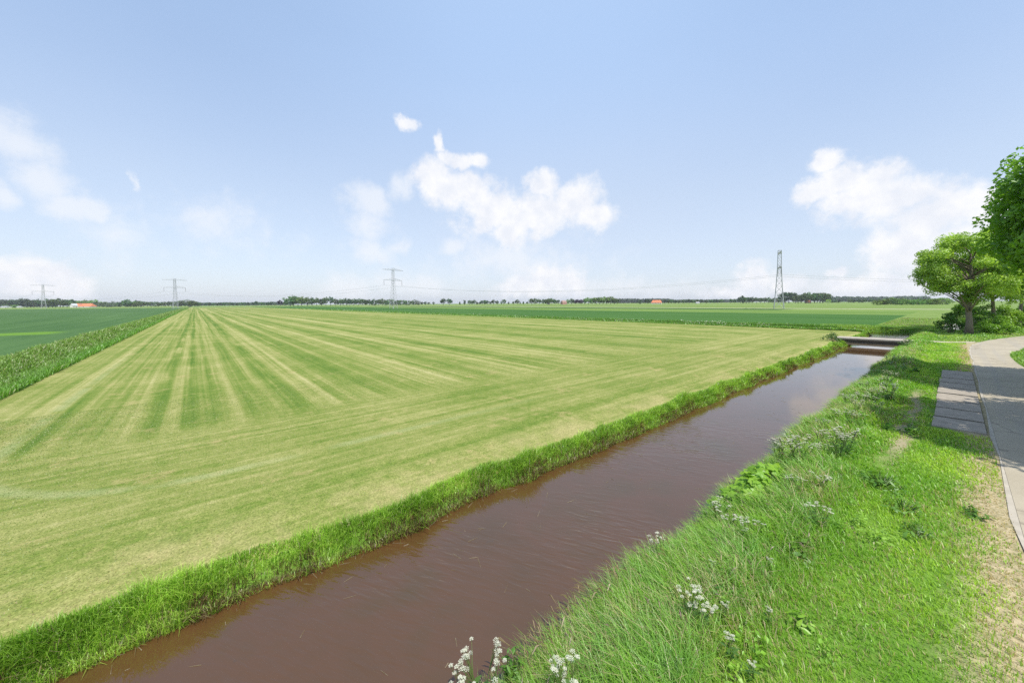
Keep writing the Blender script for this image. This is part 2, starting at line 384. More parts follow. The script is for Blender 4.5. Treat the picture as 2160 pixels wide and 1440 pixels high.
def road_mat():
    m_, t = mat('worn_pale_asphalt'); pos = t.n('ShaderNodeNewGeometry').outputs['Position']; x, y, z = t.sep(pos)
    a = t.noise(pos, .5, 5, .6); g = t.noise(pos, 40, 2, .6)
    f = t.m('ADD', t.m('MULTIPLY', a, .6), t.m('MULTIPLY', g, .4))
    col = t.ramp(f, [(.30, (.29, .252, .18)), (.52, (.37, .325, .24)), (.72, (.44, .388, .29))])
    vor = t.n('ShaderNodeTexVoronoi', feature='DISTANCE_TO_EDGE'); t.put(vor.inputs['Vector'], t.v('ADD', pos, t.v('MULTIPLY', t.noise(pos, 1.5, 3, .6, color=True), (.8, .8, 0)))); vor.inputs['Scale'].default_value = .35
    col = t.mix(t.m('MULTIPLY', t.ss(vor.outputs['Distance'], .016, .004), .55), col, (.16, .135, .10))
    col = t.mix(t.m('MULTIPLY', t.ss(t.noise(pos, .8, 5, .7), .56, .66), .4), col, (.24, .205, .15))
    wheel = t.noise(t.xyz(t.m('MULTIPLY', x, .05), t.m('MULTIPLY', y, 1.6)), 1, 2)
    col = t.mix(t.m('MULTIPLY', t.ss(wheel, .5, .62), .35), col, (.30, .275, .235))
    finish(t, col, .85, g, .3, .01, .25); return m_

GROUNDG = grass_ground_mat('verge_grass', (.06, .13, .018), (.12, .23, .03), (.22, .29, .08))
FARG = grass_ground_mat('far_grass', (.10, .17, .035), (.16, .235, .055), (.22, .28, .09))

# ---------------------------------------------------------------- the ground: one sheet, split where its use changes
def axis(*spans):
    out = []
    for a, b, st in spans: out += list(np.arange(a, b-1e-6, st))
    return np.array(sorted(set(np.round(out, 4))))
XS = axis((-3500, -400, 620), (-400, -60, 68), (-60, -20, 8), (-20, -14, 2), (-14, -7, .4), (-7, 75, .3), (75, 84, .25), (84, 130, .8), (130, 170, 4), (170, 350, 6), (350, 4000, 365), (4000, 4001, 1))
YS = axis((-3000, -200, 560), (-200, -20, 36), (-20, -6, 2), (-6, 1.6, .4), (1.6, 5.2, .15), (5.2, 6.8, .4), (6.8, 9.0, .11), (9.0, 14, .4), (14, 60, 3), (60, 320, 20), (320, 880, 40), (880, 4000, 390), (4000, 4001, 1))
# zone borders have to fall on grid lines
XS = np.array(sorted(set(np.concatenate((XS, [-11.8, -7.3, 75.1, 81, 170, 176, 226, 232, 268, 284, 294, 300, 520]))))); YS = np.array(sorted(set(np.concatenate((YS, [8.3, 820, 860])))))
GX, GY = np.meshgrid(XS, YS, indexing='ij')
GZ = ground_z(GX, GY)
cxs = (XS[:-1]+XS[1:])/2; cys = (YS[:-1]+YS[1:])/2
CX, CY = np.meshgrid(cxs, cys, indexing='ij')
zone = np.zeros(CX.shape, int)
fld = (CY > 8.3) & (CY < 820)
zone[(CX > -7.3) & (CX < 75.1) & fld] = 1
zone[(CX < -11.8) & (CX > -900) & (CY > 14) & (CY < 820)] = 2
R_ = (CY > 9.6) & (CY < 1500)
zone[(CX > 81) & (CX < 170) & (CY > 9.6) & (CY < 900) & ((CX > 85.5) | (CY > 15))] = 3
zone[(CX > 176) & (CX < 226) & R_] = 4
zone[(CX > 232) & (CX < 268) & (CY > 60) & (CY < 700)] = 5
zone[(CX > 284) & (CX < 294) & (CY > -40) & (CY < 900)] = 6
zone[(CX > 300) & (CX < 520) & R_] = 7
zone[(zone == 0) & ((CX > 130) | (CY > 820) | (CX < -60))] = 8
ZN = {0: ('grass_verge', GROUNDG), 1: ('mown_field', field_mat()),
      2: ('wheat_field', crop_mat('blue_green_wheat', (.042, .098, .031), (.092, .168, .056), True)),
      3: ('crop_field', crop_mat('deep_green_wheat', (.035, .100, .020), (.075, .160, .036))),
      4: ('pasture', crop_mat('pasture_grass', (.10, .18, .035), (.17, .25, .06), rows=.08)),
      5: ('dark_crop_field', crop_mat('dark_crop', (.03, .08, .018), (.05, .115, .028))),
      6: ('bare_track', plain('bare_pale_soil', (.46, .41, .33), .95, .15, .2)),
      7: ('far_pasture', crop_mat('far_pasture_grass', (.13, .20, .045), (.19, .26, .075), rows=.05)),
      8: ('ground', FARG)}
nx, ny = len(XS), len(YS)
vid = np.arange(nx*ny).reshape(nx, ny)
ALLV = np.stack((GX.ravel(), GY.ravel(), GZ.ravel()), 1)
quads = np.stack((vid[:-1, :-1], vid[1:, :-1], vid[1:, 1:], vid[:-1, 1:]), -1)
for zi, (nm, mt) in ZN.items():
    q = quads[zone == zi]
    if not len(q): continue
    u, inv = np.unique(q.ravel(), return_inverse=True)
    me = np_mesh(nm, ALLV[u], inv.astype(np.int32), np.arange(len(q))*4, smooth=True)
    tag(link_obj(nm, me, mt), kind='structure')

wb = MB()
wb.add([(-60, -3.4, WATER_Z), (340, -3.4, WATER_Z), (340, 9, WATER_Z), (-60, 9, WATER_Z)], [(0, 1, 2, 3)])
wb.add([(75, 9, WATER_Z), (85, 9, WATER_Z), (85, 300, WATER_Z), (75, 300, WATER_Z)], [(0, 1, 2, 3)])
tag(wb.build('water', mud_water()), kind='structure')

# road with a gentle bend, laid as a low slab with a rounded pale edge strip
def strip(left, right, z0, z1, name, mt):
    b = MB(); n = len(left); vs = []
    for (lx, ly), (rx, ry) in zip(left, right):
        vs += [(lx, ly, z0), (lx, ly, z1), (rx, ry, z1), (rx, ry, z0)]
    fs = []
    for i in range(n-1):
        for k in range(3): fs.append((i*4+k, i*4+k+1, (i+1)*4+k+1, (i+1)*4+k))
    b.add(vs, fs); return tag(b.build(name, mt), kind='structure')
def smooth_line(pts, n=8):
    out = []
    for i in range(len(pts)-1):
        p0, p1, p2, p3 = pts[max(i-1, 0)], pts[i], pts[i+1], pts[min(i+2, len(pts)-1)]
        for k in range(n):
            t_ = k/n
            out.append(tuple(.5*((2*p1[j])+(-p0[j]+p2[j])*t_+(2*p0[j]-5*p1[j]+4*p2[j]-p3[j])*t_**2+(-p0[j]+3*p1[j]-3*p2[j]+p3[j])*t_**3) for j in (0, 1)))
    out.append(pts[-1]); return out
RL = smooth_line([(-25, -.92), (0, -.92), (20, -.95), (40, -1.0), (54, -1.05), (61, -1.45), (68, -2.7), (77, -5.2), (90, -9.6), (112, -18), (150, -34)])
RR = smooth_line([(-25, -3.5), (0, -3.5), (20, -3.5), (38, -3.2), (46, -2.95), (52, -3.1), (57, -4.1), (64, -5.9), (72, -8.6), (86, -13.4), (108, -22), (146, -38)])
strip(RL, RR, -.04, .020, 'road', road_mat())
edge = [(x, y+.07+.05*math.sin(x*1.7)+.03*math.sin(x*4.1)) for x, y in RL]
strip(edge, [(x, y+.004) for x, y in RL], -.04, .016, 'road_edge', plain('pale_concrete_edge', (.40, .36, .29), .9, .4, 3))
pb = MB(); pl_ = [(59.1, 3.42, .27), (60, 2, .20), (62.3, .2, .03), (64.5, -1.6, .03)]; pr_ = [(57.2, 3.42, .27), (58.4, 2, .20), (60.9, .2, .03), (62.9, -1.42, .03)]
for i in range(3): pb.add([pr_[i], pr_[i+1], pl_[i+1], pl_[i]]+[(x_, y_, z_-.3) for x_, y_, z_ in (pr_[i], pr_[i+1], pl_[i+1], pl_[i])], [(0, 1, 2, 3), (0, 4, 5, 1), (2, 6, 7, 3)])
tag(pb.build('path', plain('sandy_path', (.40, .355, .27), .95, .3, 1.2)), kind='structure')
sb = MB()
for k in range(9):                                   # concrete slabs of the passing place, each a little out of line
    x0 = 20.2+k*1.88; dy = random.uniform(-.05, .05); dz_ = random.uniform(.0, .018)
    sb.box(x0+random.uniform(0, .03), x0+1.70, -.79, .47+dy, -.05, .010+dz_)
jb = MB(); jb.box(20.25, 37.0, -.80, .42, -.07, -.004); tag(jb.build('paving_joints', plain('dark_joint_earth', (.05, .045, .03), 1)), kind='structure')
tag(sb.build('passing_place_paving', plain('grey_concrete_slabs', (.32, .28, .225), .88, .5, 2.6)), kind='structure')

# ---------------------------------------------------------------- grass and weeds
def in_view(P, mx=260, my=200):
    x, y, z = project(P)
    return (x > -mx) & (x < 2160+mx) & (y < 1440+my) & (y > -400) & (z < 900)
def blade_mesh(name, P, H, Wd, tint, lean, az=None, smooth=True):
    N = len(P); a = rng.uniform(0, 2*np.pi, N) if az is None else az
    d = np.stack((np.cos(a), np.sin(a), np.zeros(N)), 1)
    b = a + np.pi/2 + rng.normal(0, .5, N); w = np.stack((np.cos(b), np.sin(b), np.zeros(N)), 1)*(Wd/2)[:, None]
    L = lean[:, None]; Hc = H[:, None]; up_ = np.array((0, 0, 1.0))
    ez = np.sqrt(np.clip(1-(lean*.8)**2, .15, 1))[:, None]
    mid = P + d*L*Hc*.32 + up_*Hc*.58; tip = P + d*L*Hc + up_*Hc*ez
    V = np.stack((P-w, P+w, mid-w*.8, mid+w*.8, tip), 1).reshape(-1, 3)
    base = np.arange(N)*5
    loops = (base[:, None] + np.array([0, 1, 3, 2, 2, 3, 4])).ravel()
    starts = (np.arange(N)[:, None]*7 + np.array([0, 4])).ravel()
    return np_mesh(name, V, loops, starts, np.repeat(tint, 5, 0), smooth)
def lerp(a, b, t): return a + (b-a)*t[:, None]
C = lambda *q: np.array(q)
def scatter(n, x0, x1, y0, y1, power=1.6, x_near=3.0):
    """random points, thinning with distance from the camera"""
    u = rng.random(n); X = np.where(True, 0, 0.0)
    a, b = max(x_near, .1), x1-x0+x_near
    e = 1-power
    X = (a**e + u*(b**e - a**e))**(1/e) - x_near + x0
    return X, rng.uniform(y0, y1, n)
def dist_of(X, Y): return np.sqrt(X*X+Y*Y+CAM_H**2)
GR_L, GR_M, GR_D, GR_B, TAN = C(.40, .60, .065), C(.24, .46, .038), C(.09, .24, .03), C(.22, .44, .07), C(.55, .46, .25)

def right_verge():
    X, Y = scatter(340000, -6, 84, -.85, 4.05, 1.45, 7.0)
    k = np.where((X > 84) & (Y < 0), False, True)
    k &= ~((X > 19.9) & (X < 37.4) & (Y < .36+.3*vnoise(X*3, X*0, 6))) & ~((Y < 3.4) & (X > np.interp(Y, [-1.45, .2, 2, 3.4], [62.9, 60.9, 58.4, 57.3])) & (X < np.interp(Y, [-1.6, .2, 2, 3.4], [64.5, 62.3, 60, 59.1])))
    k &= ~((X > 54) & (Y < np.interp(X, [54, 61, 68, 77], [-.8, -1.2, -2.4, -5])))
    pw = fbm(X*.9, Y*.9, 3)
    wear = np.clip(1-np.abs(Y+(pw-.5)*.9-1.05)/.34, 0, 1)*((X > 14) & (X < 28))
    dry = np.clip((-.2-Y+(pw-.5)*1.1)/.55, 0, 1)*(X < 60)*np.clip(.55+(fbm(X*.6, Y*2, 87)-.4)*2, .3, 1)
    keep = rng.random(len(X)) > np.maximum(wear*.85, dry*.45); k &= keep
    X, Y, dry, wear, pw = X[k], Y[k], dry[k], wear[k], pw[k]
    Z = ground_z(X, Y); P = np.stack((X, Y, Z-.02), 1); v = in_view(P) & (Z > WATER_Z-.10)
    X, Y, Z, P, dry, wear, pw = X[v], Y[v], Z[v], P[v], dry[v], wear[v], pw[v]
    D = dist_of(X, Y)
    tall = np.clip((Y-1.35+(fbm(X*.5, Y*.5, 8)-.5)*1.4)/.8, 0, 1)
    H = (.07+.07*pw)*(1-tall) + tall*(.26+.34*fbm(X*.8, Y*.8, 21)); H *= rng.uniform(.55, 1.25, len(X)); H *= 1-.55*np.maximum(dry, wear)
    H = np.maximum(H, .0)
    Wd = np.maximum(.0075, D*.00135)*rng.uniform(.7, 1.3, len(X))
    g = fbm(X*.45, Y*.7, 40); g2 = fbm(X*2.2, Y*2.2, 44)
    col = lerp(GR_L, GR_M, np.clip((g-.36)/.24, 0, 1))
    tl = lerp(GR_M*1.0, GR_B, np.clip((g2-.35)/.3, 0, 1)); col = lerp(C(0, 0, 0), col, 1-tall) + lerp(C(0, 0, 0), tl, tall)
    col = col*rng.uniform(.72, 1.3, (len(X), 1))
    pt = np.clip((fbm(X*.55, Y*.9, 99)-.52)/.12, 0, 1); straw = (rng.random(len(X)) < (.04+.07*tall+.8*dry+.5*wear+.20*pt)); col[straw] = TAN*rng.uniform(.7, 1.25, (straw.sum(), 1))
    # wind and gravity lay the tall grass over towards the water
    az = np.where(rng.random(len(X)) < .55, rng.normal(1.9, .7, len(X)), rng.uniform(0, 6.3, len(X)))
    lean = np.clip(rng.normal(.45, .25, len(X))+.25*tall, .05, 1.1)
    o = link_obj('bank_grass', blade_mesh('bank_grass', P, H, Wd, col, lean, az), GRASS)
    tag(o, 'lush green uncut grass covering the verge and bank between canal and road', 'grass', kind='stuff')
right_verge()

def roadside():
    X = np.concatenate((rng.uniform(40, 60, 9000), rng.uniform(64, 100, 14000))); Y = np.concatenate((rng.uniform(-5.5, -2.9, 9000), rng.uniform(-10, 3, 14000)))
    rr = np.interp(X, [38, 46, 52, 57, 64], [-3.2, -2.95, -3.1, -4.1, -5.9]); rl = np.interp(X, [54, 61, 68, 77, 90, 112], [-1.05, -1.45, -2.7, -5.2, -9.6, -18])
    k = np.where(X < 62, Y < rr-.05, Y > rl+.15) & (ground_z(X, Y) > -.4); X, Y = X[k], Y[k]; D = dist_of(X, Y)
    P = np.stack((X, Y, ground_z(X, Y)-.02), 1); f = np.clip((fbm(X*.5, Y*.5, 35)-.3)/.4, 0, 1)
    col = lerp(C(.38, .46, .12), C(.22, .42, .05), f)*rng.uniform(.7, 1.3, (len(X), 1))
    o = link_obj('roadside_grass', blade_mesh('roadside_grass', P, rng.uniform(.08, .28, len(X))*(.5+f), D*.0013, col, rng.uniform(.2, .9, len(X))), GRASS)
    tag(o, 'short rough grass beside the road bend and under the roadside trees', 'grass', kind='stuff')
roadside()

def left_bank():
    X, Y = scatter(260000, -9, 76.5, 7.5, 9.1, 1.35, 9.0)
    edge_ = np.interp(fbm(X*.5, X*0+9, 77), [0, 1], [8.28, 8.75])
    wb_ = (fbm(X*.55, X*0+3.3, 5)-.5)*.64; k = (Y+wb_ < edge_) & (Y+wb_ > 7.8); X, Y, wb_ = X[k], Y[k], wb_[k]
    Z = ground_z(X, Y); P = np.stack((X, Y, np.maximum(Z, WATER_Z-.04)-.02), 1); v = in_view(P) & (Z > WATER_Z-.22)
    X, Y, Z, P, wb_ = X[v], Y[v], Z[v], P[v], wb_[v]; D = dist_of(X, Y)
    cl = fbm(X*1.1, Y*.6, 61)
    thin = rng.random(len(X)) < np.clip(.62+1.0*(cl-.4)+np.clip(Z+.62, 0, 1)*.4, .7, 1)
    X, Y, Z, P, D, cl, wb_ = X[thin], Y[thin], Z[thin], P[thin], D[thin], cl[thin], wb_[thin]
    tus = np.clip((fbm(X*1.6, Y*.8, 67)-.56)/.1, 0, 1); H = (.15+.17*cl+.16*tus)*rng.uniform(.55, 1.3, len(X)); H *= np.where(Y+wb_ > 8.4, .6, 1.0); H = np.where(Z < WATER_Z, H*.8, H)
    Wd = np.maximum(.010, D*.00125)*rng.uniform(.7, 1.3, len(X))
    col = lerp(C(.25, .45, .04), C(.46, .68, .10), np.clip((fbm(X*1.7, Y*1.7, 65)-.3)/.4, 0, 1))*rng.uniform(.65, 1.3, (len(X), 1))
    st = rng.random(len(X)) < np.where(Z < -.5, .2, .05); col[st] = C(.42, .36, .18)*rng.uniform(.5, 1.2, (st.sum(), 1))
    az = np.where(rng.random(len(X)) < .5, rng.normal(-1.57, .7, len(X)), rng.uniform(0, 6.3, len(X)))
    lean = np.clip(rng.normal(.55, .28, len(X)), .02, 1.2)
    low = (Z < -.42) & (fbm(X*.9, Y*0, 68) > .5); q = low & (rng.random(len(X)) < .55); col[q] = C(.24, .17, .08)*rng.uniform(.5, 1.4, (q.sum(), 1))
    o = link_obj('waterside_grass', blade_mesh('waterside_grass', P, H, Wd, col, lean, az), GRASS)
    tag(o, 'fringe of tall bright green reedy grass along the far canal edge below the mown field', 'grass', kind='stuff')
left_bank()

def ditch_strip(name, label, n, x0, x1, y0, y1, hmin, hmax, seed, pal, along_y=True, white=0.0, tallcurve=None):
    u = rng.random(n); e = -0.55; a, b = 14.0, y1-y0+14.0
    Y = (a**e+u*(b**e-a**e))**(1/e)-14+y0; X = rng.uniform(x0, x1, n)
    Z = ground_z(X, Y); P = np.stack((X, Y, Z-.03), 1); v = in_view(P, 200, 100)
    v &= (Z > WATER_Z-.05) | (Y > 16)
    X, Y, Z, P = X[v], Y[v], Z[v], P[v]; D = dist_of(X, Y)
    c = fbm(X*.7, Y*.25, seed); H = (hmin+(hmax-hmin)*c)*rng.uniform(.6, 1.3, len(X))
    if tallcurve is not None: H *= tallcurve(X)
    Wd = np.maximum(.012, D*.0011)*rng.uniform(.7, 1.4, len(X))
    pos = np.clip((X-x0)/(x1-x0)+(fbm(X*.5, Y*.15, seed+5)-.5)*.7, 0, 1)
    col = lerp(pal[0], pal[1], pos)*rng.uniform(.6, 1.35, (len(X), 1))
    st = rng.random(len(X)) < pal[3]*(1-pos)+.02; col[st] = pal[2]*rng.uniform(.7, 1.2, (st.sum(), 1))
    if white:
        wf = (rng.random(len(X)) < white) & (fbm(X*.3, Y*.12, seed+9) > .55); col[wf] = C(.6, .6, .5); P[wf, 2] += H[wf]*.7; H[wf] *= .4; Wd[wf] *= 1.4
    o = link_obj(name, blade_mesh(name, P, H, Wd, col, np.clip(rng.normal(.6, .3, len(X)), .02, 1.2), None), GRASS)
    tag(o, label, 'grass', kind='stuff')
ditch_strip('ditch_grass', 'rough tall grass with pale seed heads filling the ditch left of the mown field', 150000, -12.4, -7.2, 14, 800, .30, .72, 91,
            (C(.24, .38, .07), C(.15, .34, .03), C(.46, .47, .25), .12))
ditch_strip('ditch_grass', 'dark green tall grass lining the ditch along the far side of the mown field', 110000, 75.3, 83, 8.6, 700, .3, .65, 95,
            (C(.22, .42, .06), C(.17, .35, .05), C(.4, .42, .2), .06), white=.05)
def far_bank():
    n = 42000; X = rng.uniform(82.3, 90, n); Y = rng.uniform(2.2, 16, n)
    X2 = rng.uniform(72, 140, n); Y2 = rng.uniform(-1, 9, n); k = (X2 > 84); X = np.concatenate((X, X2[k])); Y = np.concatenate((Y, Y2[k]))
    Z = ground_z(X, Y); k = Z > WATER_Z-.1; X, Y, Z = X[k], Y[k], Z[k]; D = dist_of(X, Y)
    P = np.stack((X, Y, Z-.03), 1); H = (.14+.30*fbm(X*.4, Y*.4, 71))*rng.uniform(.6, 1.3, len(X)); H = np.where(X > 90, H*.6, H)
    col = lerp(C(.36, .54, .08), C(.22, .42, .055), np.clip((fbm(X*.5, Y*.5, 72)-.3)/.4, 0, 1))*rng.uniform(.7, 1.3, (len(X), 1))
    st = rng.random(len(X)) < np.where(X > 95, .35, .06); col[st] = C(.40, .36, .2)
    o = link_obj('far_bank_grass', blade_mesh('far_bank_grass', P, H, D*.0014*rng.uniform(.7, 1.3, len(X)), col, np.clip(rng.normal(.35, .2, len(X)), .02, 1)), GRASS)
    tag(o, 'tufted green grass on the bank beyond the little bridge where the canals meet', 'grass', kind='stuff')
far_bank()

def stubble():
    X, Y = scatter(120000, -7, 40, 8.3, 24, 1.7, 8.0)
    P = np.stack((X, Y, ground_z(X, Y)-.006), 1); v = in_view(P, 120, 120); P = P[v]; X, Y = X[v], Y[v]; D = dist_of(X, Y)
    f = fbm(X*.12, Y*1.2, 51)*.6+fbm(X*2, Y*2, 53)*.4
    col = lerp(C(.20, .31, .05), C(.40, .40, .17), np.clip((f-.3)/.4, 0, 1))*rng.uniform(.7, 1.3, (len(X), 1))
    dryb = rng.random(len(X)) < np.clip((10-Y)/2, 0, .5); col[dryb] = C(.45, .35, .18)*rng.uniform(.7, 1.2, (dryb.sum(), 1))
    o = link_obj('grass_stubble', blade_mesh('grass_stubble', P, rng.uniform(.012, .035, len(X)), np.maximum(.007, D*.0009), col, rng.uniform(.5, 1.3, len(X))), GRASS)
    tag(o, 'short pale cut stubble of the mown field nearest the canal', 'stubble', kind='stuff')
stubble()

def debris():
    n = 420; X = rng.uniform(-6, 45, n); Y = np.where(rng.random(n) < .6, 7.95-np.abs(rng.normal(0, .4, n)), rng.uniform(4.3, 7.7, n))
    L = rng.uniform(.05, .28, n); a = rng.uniform(0, 6.3, n); d = np.stack((np.cos(a)*L, np.sin(a)*L, np.zeros(n)), 1)/2
    w = np.stack((-np.sin(a), np.cos(a), np.zeros(n)), 1)*rng.uniform(.002, .006, n)[:, None]
    P = np.stack((X, Y, np.full(n, WATER_Z+.004)), 1); U = np.array((0, 0, .006))
    V = np.stack((P-d-w, P+d-w*.5, P+d+w*.5, P-d+w, P+U), 1).reshape(-1, 3)
    loops = (np.arange(n)[:, None]*5+np.array([0, 1, 4, 1, 2, 4, 2, 3, 4, 3, 0, 4])).ravel(); st = np.arange(n*4)*3
    col = lerp(C(.28, .22, .12), C(.45, .40, .28), rng.random(n))
    tag(link_obj('floating_straw', np_mesh('floating_straw', V, loops, st, np.repeat(col, 5, 0)), GRASS), 'bits of straw and dead reed floating on the brown canal', 'straw', kind='stuff')
debris()

def seed_stalks():
    pts = [(1140, 1330), (1150, 1345), (1165, 1325), (1210, 1245), (1195, 1260), (1230, 1240), (1265, 1215), (1275, 1225), (1290, 1230), (1300, 1205), (1310, 1200), (1335, 1190), (1405, 1155), (1380, 1165), (1098, 1370), (1115, 1365)]
    b = MB()
    for x, y in pts:
        for _ in range(5):
            q = gp(x+random.uniform(-16, 16), y+55+random.uniform(-12, 12), -.3); z = float(ground_z(q.x, q.y)); h = random.uniform(.4, .7); a = random.gauss(1.6, .6)
            l = random.uniform(.15, .5); p0 = Vector((q.x, q.y, z)); e = Vector((math.cos(a), math.sin(a), 0))
            P = [p0, p0+e*l*.25*h+Vector((0, 0, h*.5)), p0+e*l*.7*h+Vector((0, 0, h*.88)), p0+e*l*1.15*h+Vector((0, 0, h*.98))]
            b.tube(P[:3], .003, 3, (.36, .30, .16)); b.tube(P[2:], [.006, .011], 3, (.42, .33, .20))
            b.tube([P[3], P[3]+e*.06-Vector((0, 0, .02))], [.011, .002], 3, (.42, .33, .20))
    for _ in range(300):
        x = 1.5+15*random.random()**1.3; y = random.uniform(.9, 3.5)
        if fbm(np.array([x*.5]), np.array([y*.6]), 120)[0] < .47: continue
        z = float(ground_z(x, y)); h = random.uniform(.28, .62); a = random.gauss(1.7, .9); e = Vector((math.cos(a), math.sin(a), 0)); p0 = Vector((x, y, z)); l = random.uniform(.1, .45)
        m_ = p0+e*l*h*.35+Vector((0, 0, h*.6)); t_ = p0+e*l*h+Vector((0, 0, h)); c_ = random.choice([(.42, .34, .24), (.40, .30, .27), (.46, .42, .22)])
        b.tube([p0, m_, t_], .0028, 3, (.34, .36, .14)); b.tube([t_, t_+e*.03+Vector((0, 0, .035)), t_+e*.07+Vector((0, 0, .05))], [.004, .009, .002], 3, c_)
    tag(b.build('seeding_grass', GRASS), 'thin straw coloured grass stalks with drooping seed heads leaning over the water', 'grass', kind='stuff')
seed_stalks()

# ---------------------------------------------------------------- leaves and trees
def leaf_quads(Cn, Nrm, size, rng_, aspect=.65):
    N = len(Cn); r = rng_.normal(size=(N, 3)); u = np.cross(Nrm, r); u /= np.linalg.norm(u, axis=1)[:, None]+1e-9
    v = np.cross(Nrm, u); s = size[:, None]
    V = np.stack((Cn-u*s*.55, Cn-v*s*aspect*.5+u*s*.05, Cn+u*s*.55-Nrm*s*.12, Cn+v*s*aspect*.5+u*s*.05), 1).reshape(-1, 3)
    return V, np.arange(N*4), np.arange(N)*4
def crown_mesh(name, r_, clusters, per, size, colA, colB, colC=None, fc=0.0):
    """clusters: (centre, radius) list; leaves on and inside each cluster"""
    Cs = []; Ns = []; K = []
    for ci, (c, rad) in enumerate(clusters):
        n = max(4, int(per*rad*rad)); n = int(n*1.0); d = r_.normal(size=(n, 3)); d /= np.linalg.norm(d, axis=1)[:, None]
        rr = rad*r_.random(n)**.45; Cs.append(np.array(c)+d*rr[:, None]*np.array((1, 1, .72)))
        nm = d*.6+r_.normal(size=(n, 3))*.55+np.array((0, 0, .55)); Ns.append(nm/np.linalg.norm(nm, axis=1)[:, None]); K.append(np.full(n, r_.random()))
    Cs = np.concatenate(Cs); Ns = np.concatenate(Ns); K = np.concatenate(K)
    V, lo, st = leaf_quads(Cs, Ns, size*r_.uniform(.65, 1.35, len(Cs)), r_)
    t = np.clip(K*.7+r_.random(len(Cs))*.4-.05, 0, 1); col = lerp(colA, colB, t)
    if fc: q = r_.random(len(Cs)) < fc; col[q] = colC
    return np_mesh(name, V, lo, st, np.repeat(col, 4, 0))
def near_tree(loc, H, cr, zc, zr, seed, label, cat='tree', ncl=70, per=190, leaf=.24, colA=C(.055, .145, .012), colB=C(.12, .24, .020), fork=.25, trunk_r=.28, lean=(0, 0), group=None, squash=(1, 1)):
    r_ = np.random.default_rng(seed); root = empty('broadleaf_tree', loc)
    cl = []
    while len(cl) < ncl:
        d = r_.normal(size=3); d /= np.linalg.norm(d); rad = r_.uniform(.45, 1.0)**.6
        c = np.array((d[0]*cr*rad*squash[0], d[1]*cr*rad*squash[1], zc+d[2]*zr*rad))
        c[0] += lean[0]*c[2]; c[1] += lean[1]*c[2]
        cl.append((c, r_.uniform(.11, .27)*cr))
    b = MB(); top = zc+zr*.6; n = 7
    pts = [Vector((lean[0]*top*k/n+r_.normal()*.06*k/2, lean[1]*top*k/n+r_.normal()*.06*k/2, top*k/n)) for k in range(n+1)]
    rad = [trunk_r*(1.35 if k == 0 else 1-.85*k/n) for k in range(n+1)]
    b.tube(pts, rad, 9)
    for c, cr_ in cl[::3]:
        hh = max(fork*H, min(c[2]-abs(r_.normal())*1.5-.8, top*.9)); k = hh/top*n; i = min(int(k), n-1); p0 = pts[i].lerp(pts[i+1], k-i)
        c = Vector(c); mid = p0.lerp(c, .5)+Vector((r_.normal()*.25, r_.normal()*.25, .25+r_.random()*.4)); r0 = trunk_r*.42*(1-.6*hh/H)
        b.tube([p0, p0.lerp(mid, .5)+Vector((0, 0, .12)), mid, c], [r0, r0*.75, r0*.5, .02], 5)
    b.build('trunk', BARK, root, True)
    link_obj('crown', crown_mesh('crown', r_, cl, per, leaf, colA, colB), LEAF, root)
    tag(root, label, cat, group); return root

near_tree((77.9, -1.3, 0), 13.8, 5.2, 8.9, 4.7, 3, 'broad rounded roadside tree with forked grey trunk, leftmost of the row beyond the bend', ncl=150, per=270, leaf=.21, trunk_r=.36, fork=.2, colA=C(.20, .35, .03), colB=C(.46, .65, .085))
near_tree((84.5, -3.6, 0), 15.2, 5.0, 9.6, 5.2, 4, 'leafy tree just right of the forked grey trunk, white blossom at its foot', ncl=120, per=260, leaf=.21, trunk_r=.25, fork=.3, colA=C(.20, .35, .03), colB=C(.46, .65, .085))
near_tree((96, -6.4, 0), 17, 5.4, 10.6, 5.8, 5, 'thin slanting trunk tree at the right picture edge behind the road bend', ncl=120, per=250, leaf=.21, colA=C(.20, .35, .03), colB=C(.46, .65, .085), trunk_r=.24, fork=.3, lean=(0.02, -.04))
near_tree((34.6, -7.5, 0), 14.8, 6.0, 8.9, 5.7, 6, 'big dark green tree overhanging the road from the right edge of the picture', ncl=320, per=270, leaf=.23, trunk_r=.36, colA=C(.085, .24, .016), colB=C(.27, .50, .035), fork=.3)
near_tree((21.5, -8.4, 0), 13.0, 5.8, 8.2, 4.2, 8, 'roadside tree out of the right edge whose shade dapples the near road', ncl=220, per=200, leaf=.26, trunk_r=.32, fork=.3)

def bush(name, loc, rx, ry, h, seed, label, cat, colA, colB, leaf, ncl, per, parts=True, colC=None, fc=0.0, group=None):
    r_ = np.random.default_rng(seed); root = empty(name, loc); cl = []
    for _ in range(ncl):
        a = r_.uniform(0, 6.3); q = r_.random()**.5; z = h*(.12+.78*r_.random()*(1-.55*q*q))
        cl.append((np.array((math.cos(a)*q*rx, math.sin(a)*q*ry, z)), r_.uniform(.22, .4)*min(rx, h)))
    b = MB()
    for c, _ in cl[::3]: b.tube([(c[0]*.15, c[1]*.15, -.05), (c[0]*.5, c[1]*.5, c[2]*.6), tuple(c)], [.035, .025, .008], 4)
    b.build('branch', BARK, root)
    link_obj('foliage', crown_mesh('foliage', r_, cl, per, leaf, colA, colB, colC, fc), LEAF, root)
    tag(root, label, cat, group); return root
GB, GBL = C(.11, .26, .022), C(.30, .50, .05)
bush('shrub', (79.2, .3, 0), 1.4, 1.3, 2.6, 21, 'dark green shrub at the foot of the forked grey trunk, on its left', 'shrub', C(.06, .17, .02), C(.14, .29, .03), .2, 26, 300)
bush('shrub', (81.5, -3.6, 0), 1.9, 1.5, 2.5, 22, 'bright green shrub just right of the forked grey trunk', 'shrub', GB, GBL, .2, 30, 300)
